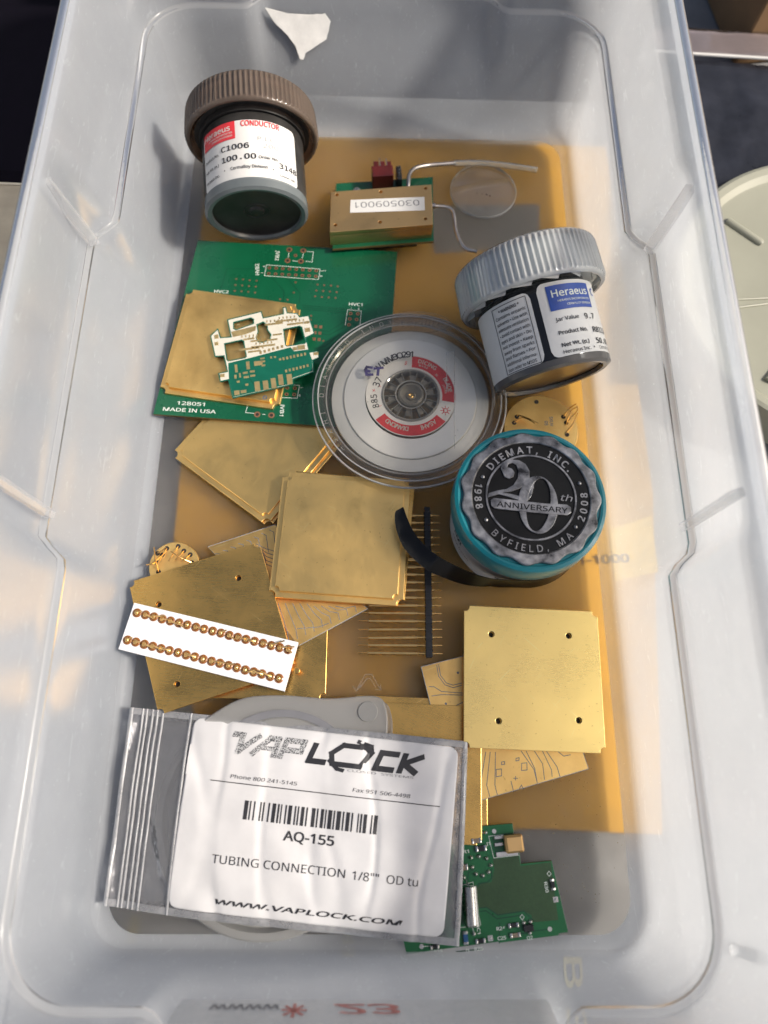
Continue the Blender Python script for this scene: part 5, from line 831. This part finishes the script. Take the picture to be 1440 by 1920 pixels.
def strip(C, s0, s1, t0, t1, hgt, nx=4, ny=70):
    return sheet([bil(C, s0, t0), bil(C, s1, t0), bil(C, s1, t1), bil(C, s0, t1)], nx, ny, lambda s, t, x, y: bag_h(x, y) + hgt * math.sin(PI * min(1, max(0, s if nx < ny else t))), .05)
BC = [(x, y) for x, y in BG]
for s_ in (.030, .042, .060, .075, .092): ob('zip_ridge', strip(BC, s_, s_ + .0075, .0, 1.0, .5), SEAM, bag, 1.2, o)
ob('bag_edge', strip(BC, -.006, .006, .0, 1.0, .3), SEAM, bag, 1.2, o)
ob('side_seam', strip(BC, 0., 1., .0, .035, .12, 110, 4), SEAM, bag, 1.2, o); ob('side_seam', strip(BC, 0., 1., .965, 1.0, .12, 110, 4), SEAM, bag, 1.2, o); ob('side_seam', strip(BC, .985, 1., .0, 1.0, .2), SEAM, bag, 1.2, o)
ob('fold_line', strip(BC, .178, .186, 0, 1, .45), SEAM, bag, 1.2, o)
# paper label and its print
def lab_fn(dz): 
    def f(x, y, z=0): p = bil(LB, x / 90., 1 - y / 59.); return (p.x, p.y, bag_h(p.x, p.y) + .05 + dz + z)
    return f
vs, fs = [], []; NX, NY = 150, 100
for th in (0, .14):
    for j in range(NY + 1):
        for i in range(NX + 1):
            x, y = 90 * i / NX, 59 * j / NY; r = 3.2; ex = max(0, r - min(x, 90 - x)); ey = max(0, r - min(y, 59 - y)); L_ = math.hypot(ex, ey)
            if ex > 0 and ey > 0 and L_ > r:
                kx, ky = ex / L_ * r, ey / L_ * r; x = (r - kx) if x < 45 else 90 - (r - kx); y = (r - ky) if y < 30 else 59 - (r - ky)
            vs.append(lab_fn(th)(x, y))
w_ = NX + 1; n_ = w_ * (NY + 1)
for j in range(NY):
    for i in range(NX): a = j * w_ + i; fs.append((a + n_, a + 1 + n_, a + w_ + 1 + n_, a + w_ + n_)); fs.append((a, a + w_, a + w_ + 1, a + 1))
bd = [i for i in range(w_)] + [j * w_ + NX for j in range(1, NY + 1)] + [NY * w_ + i for i in range(NX - 1, -1, -1)] + [j * w_ for j in range(NY - 1, 0, -1)]
for a, b in zip(bd, bd[1:] + bd[:1]): fs.append((a, b, b + n_, a + n_))
LPAP = mat('bag_label_paper', (.58, .57, .57), .45, 0, .08, 45, .25, 90)
lb = ob('label', MB().add(vs, fs), LPAP, bag, 1.5, o)
P_ = lab_fn(.26)
def dense(mb, L=2.):   # print strips cut into short pieces so they follow the paper
    return mb
mb = MB()
for i in range(60): x0, x1 = 8.6 + 76.6 * i / 60, 8.6 + 76.6 * (i + 1) / 60; mb.add([P_(x0, 39.25), P_(x1, 39.25), P_(x1, 39.55), P_(x0, 39.55)], [(0, 1, 2, 3)])
random.seed(3); x = 21.2; wd = [1.3, .45, .45, .5, .5, .5, 1.2, .6, .4, .5, 1.2, .5, .5, 1.1, .5, 1.2, .5, 1.0, .4, 1.3, .5, 1.4, .5, 1.2, .5, .4, .6, 1.1, .5, 1.2]
gp = [.5, .9, 1.6, .5, 1.3, .9, .6, .5, 1.1, .6, .9, .5, .7, .6, 1.4, .5, .9, .5, .6, .5, .6, .6, .7, .6, 1.6, .5, .5, 1.4, .5]; tot = sum(wd) + sum(gp[:len(wd) - 1]); k_ = 44. / tot
for i, a in enumerate(wd):
    for j in range(3): y0, y1 = 28.6 + 1.95 * j, 28.6 + 1.95 * (j + 1); mb.add([P_(x, y0), P_(x + a * k_, y0), P_(x + a * k_, y1), P_(x, y1)], [(0, 1, 2, 3)])
    x += (a + (gp[i] if i < len(gp) else 0)) * k_
text(mb, 'AQ-155', 35, 23.7, 3.6, 16.8, bold=.035, fn=P_); text(mb, 'TUBING CONNECTION', 12.8, 14.6, 3.2, 43.6, fn=P_); text(mb, '1/8""  OD tu', 58.8, 14.5, 3.2, 21.4, fn=P_)
text(mb, 'WWW.VAPLOCK.COM', 14.6, 2.6, 1.9, 61, bold=.02, shear=.5, fn=P_); text(mb, 'Phone 800 241-5145', 15.2, 40.8, 1.5, 22.2, shear=.2, fn=P_); text(mb, 'Fax 951 506-4498', 56, 41.0, 1.5, 19, shear=.2, fn=P_)
ob('lettering', mb, INK, lb, 0, o)
def stroke(mb, P, w_, x, y, sx, sy, sh=.28):
    for a, b in zip(P, P[1:]):
        a, b = Vector((a[0] * sx, a[1] * sy)), Vector((b[0] * sx, b[1] * sy)); d = (b - a).normalized(); n_ = Vector((-d.y, d.x)) * w_ / 2; k = max(1, int((b - a).length / 2)); e = d * w_ * .42
        a = a - e; b = b + e
        for i in range(k):
            p, q = a.lerp(b, i / k), a.lerp(b, (i + 1) / k); mb.add([P_(x + u.x + sh * u.y, y + u.y, random.random() * .01) for u in (p - n_, q - n_, q + n_, p + n_)], [(0, 1, 2, 3)])
mb = MB()
stroke(mb, [(-.15, 1), (.22, 1), (.3, .0), (.95, 1)], 1.9, 14.6, 49.6, 7.2, 5.4); stroke(mb, [(0, 0), (.62, 1), (1, 1), (.95, 0)], 1.9, 21.6, 49.5, 7.4, 5.4, .15); stroke(mb, [(.3, .38), (.95, .38)], 1.5, 21.6, 49.5, 7.4, 5.4, .15)
stroke(mb, [(0, 0), (.1, 1), (1, 1), (.95, .42), (.15, .42)], 1.9, 30.8, 49.5, 6.6, 5.4, .2)
HATCH = mat('speckled_grey_ink', (.19, .19, .2), .6, 0, .95, 2600, 0); HATCH.node_tree.nodes['Color Ramp'].color_ramp.elements[0].position = .47; HATCH.node_tree.nodes['Color Ramp'].color_ramp.elements[1].position = .53; HATCH.node_tree.nodes['Color Ramp'].color_ramp.elements[0].color = (.03, .03, .035, 1); HATCH.node_tree.nodes['Color Ramp'].color_ramp.elements[1].color = (.5, .5, .5, 1)
ob('lettering', mb, HATCH, lb, 0, o)
mb = MB(); LW = 1.9
stroke(mb, [(.1, 1), (0, 0), (1, 0)], LW, 40.4, 49.2, 5.0, 5.2, .25)
stroke(mb, [(.08, 0), (0, .5), (.25, 1), (.85, 1), (1, .75), (.8, -.05), (.1, -.05)], 1.7, 47.2, 49.4, 13.0, 6.0, .2); stroke(mb, [(.6, 1.28), (.95, 1.1), (1, .8)], 1.3, 47.2, 49.4, 13., 6.0, .2); stroke(mb, [(.0, .1), (.25, -.3), (.4, -.35)], 1.2, 47.2, 49.4, 13., 6., .2)
stroke(mb, [(1, 1), (.1, 1), (0, 0), (.95, 0)], LW, 62.6, 49.2, 5.8, 5.2, .25); stroke(mb, [(0, 1), (0, 0)], LW, 70.8, 49.2, 5, 5.2, .3); stroke(mb, [(1.1, 1), (.1, .48), (1.0, 0)], LW, 70.8, 49.2, 5, 5.2, .3)
ob('lettering', mb, INK, lb, 0, o)
mb = MB(); text(mb, 'CLOSED  SYSTEMS', 53.6, 47.2, .9, 22, fn=P_); ob('lettering', mb, GREYINK, lb, 0, o)

# ======================= crumbs on the floor =======================
random.seed(11); mb = MB()
for i in range(150):
    if i < 90: x, y = random.gauss(73, 7), random.uniform(-52, -8)
    else: x, y = random.uniform(-80, 88), random.uniform(-50, 270)
    if not (-83 < x < 90): continue
    r_ = random.uniform(.08, .3); mb.add([(x + r_ * random.uniform(.5, 1) * math.cos(a), y + r_ * random.uniform(.5, 1) * math.sin(a), .02) for a in (0, 1.5, 3.1, 4.6)] + [(x, y, r_ * .8)], [(0, 1, 4), (1, 2, 4), (2, 3, 4), (3, 0, 4)])
cr_ = ob('crumbs', mb, mat('crumb', (.45, .38, .25), .6, 0, .8, 900)); tag(cr_, 'fine pale crumbs and gold flecks scattered over the bin floor', 'crumbs', kind='stuff')

# ======================= what lies under and around the bin =======================
TABLE = mat('table_surface', (.26, .26, .26), .6, 0, .2, 30, .1, 80)
tag(ob('table_top', MB().add([(-3000, -3000, -12), (3000, -3000, -12), (3000, 3000, -12), (-3000, 3000, -12)], [(0, 1, 2, 3)]), TABLE, None, 0), kind='structure')
YEL = mat('yellow_envelope_paper', (.50, .265, .022), .6, 0, .18, 30, .3, 60)
ye = root('yellow_envelope', (10, 120, 0), 'yellow printed envelope lying flat under the clear bin floor', 'envelope')
o = (10, 120, 0)
ob('envelope_paper', flat([[(-84, 290), (116, 286), (118, 100), (106, -31), (60, -29), (-30, -34), (-66, 10), (-80, 60), (-81, 150)]], -9.6, -6.6, .4), YEL, ye, .5, o)
ob('printed_panel', flat([[(26, 247), (80, 249), (78, 224), (28, 219)]], -6.58, -6.4), mat('grey_panel', (.20, .19, .17), .6), ye, 0, o)
ob('printed_panel', flat([[(98, 62), (116, 66), (116, 90), (98, 84)]], -6.58, -6.4), mat('bright_yellow_panel', (.72, .46, .05), .6), ye, 0, o)
mb = MB(); text(mb, '1-1000', 84, 68.8, 4.4, 21, .06, .02, z=-6.2); ob('lettering', mb, INK, ye, 0, o)
dp = root('dark_packet', (0, -60, 0), 'dark printed packet with yellow characters under the near end of the bin', 'packet')
o = (0, -60, 0)
ob('packet_body', flat([[(-120, 8), (-30, -5), (70, -12), (110, -10), (112, -110), (-120, -110)]], -11.8, -10.2, .3), mat('dark_packet_film', (.17, .17, .17), .35, 0, .4, 40), dp, .5, o)
mb = MB(); text(mb, 'ER', -4.5, -70, 5, 8, PI / 2, .03, z=-10.0); text(mb, 'B 3', 68, -70, 8, 24, -PI / 2, .01, z=-10.0); text(mb, 'ESD', -80, -66, 3.4, 8, 1.5, .01, z=-10.0)
ob('lettering', mb, mat('yellow_print', (.34, .29, .14), .6), dp, 0, o)
# surroundings
bb_ = root('black_case', (-190, 300, 0), 'black case standing beyond the left edge of the bin', 'case')
ob('case_shell', MB().cbox(-215, 330, -12, 150, 205, 42, -.03, 3), mat('black_case_shell', (.003, .002, .005), .8, 0, .2, spec=.1), bb_, .5, (-190, 300, 0))
db = root('dark_backing_box', (0, 360, -12), 'added dark blue-grey box beyond the far end of the bin, darkening its see-through wall', 'box')  # box added behind the far wall so the wall reads darker
ob('box_body', MB().cbox(5, 352, -12, 250, 60, 82, -.01, 2), mat('dark_backing_card', (.02, .024, .038), .6, 0, .1), db, .5, (0, 360, -12))
bx = root('beige_box', (-190, 190, 0), 'pale beige box by the left rim of the bin, in front of the black case', 'box')
ob('box_body', MB().cbox(-205, 202, -12, 120, 50, 38, -.02, 1.5), mat('beige_card', (.36, .31, .23), .7, 0, .1), bx, .5, (-190, 190, 0))
ob('box_lid_edge', MB().cbox(-205, 227.5, 24, 121, 3, 2.6, -.02, .4), mat('beige_card_edge', (.60, .54, .43), .7), bx, .5, (-190, 190, 0))
ab = root('static_shielding_bag', (190, 290, 0), 'dark shiny plastic bag with clear pinkish seam lying beyond the right rim', 'plastic bag')
o = (190, 290, 0)
def abh(s, t, x, y): return 7 + .9 * noise.noise(Vector((x * .05, y * .05, 2))) + .4 * noise.noise(Vector((x * .16, y * .13, 5)))
ob('bag_film', sheet([(140, 330), (290, 318), (280, 150), (120, 150)], 60, 50, abh, .2), mat('dark_shielding_film', (.02, .022, .03), .30, 0, .4, 60, .2, 120, .2, .0), ab, 2., o)
ob('clear_flap', sheet([(140, 352), (290, 344), (290, 330), (140, 332)], 40, 6, abh, .15), milky('pink_clear_film', (.62, .52, .52), .55, .12, 1.6, 40., .1, .5, .2, (1, .93, .93), .5), ab, 2., o)
ob('seam_line', MB().tube([(140, 331.5, 9), (215, 327, 9.2), (290, 329, 9)], .8, 8), PAPER, ab, .9, o)
cbx = root('brown_box', (230, 420, 0), 'brown cardboard box beyond the far right corner of the bin', 'box')
ob('box_body', MB().cbox(262, 425, -12, 160, 130, 40, .15, 1.5), mat('brown_card', (.26, .155, .075), .75, 0, .12, 60, .2), cbx, .5, (230, 420, 0))
ob('box_flap', MB().cbox(205, 412, 24, 7, 110, 5, -.35, 1), mat('brown_card_edge', (.36, .26, .17), .75), cbx, .5, (230, 420, 0))
tl = root('round_tin_lid', (205, 180, 0), 'pale olive round tin lid with pressed ribs beside the right rim', 'tin lid')
TIN = mat('olive_tin', (.27, .27, .21), .42, 0, .05, 40, .05)
ob('lid_disc', MB().lathe([(.01, 10.5), (30, 10.5), (63, 10.6), (64.5, 10.9), (67, 13.0), (70, 13.6), (71.6, 13.0), (72, 11.5), (72, -6), (71, -6)], 144, 203, 187), TIN, tl, .5, (205, 180, 0))
for a, r0, r1 in ((math.radians(138), 40, 58), (math.radians(184), 20, 62), (math.radians(189), 20, 62), (math.radians(228), 40, 58)):
    d = (math.cos(a), math.sin(a)); ob('pressed_rib', MB().tube([(203 + d[0] * r0, 187 + d[1] * r0, 10.3), (203 + d[0] * (r0 + .5), 187 + d[1] * (r0 + .5), 10.6), (203 + d[0] * r1, 187 + d[1] * r1, 10.6)], 1.8 if r0 > 30 else .6, 10), TIN, tl, .9, (205, 180, 0))
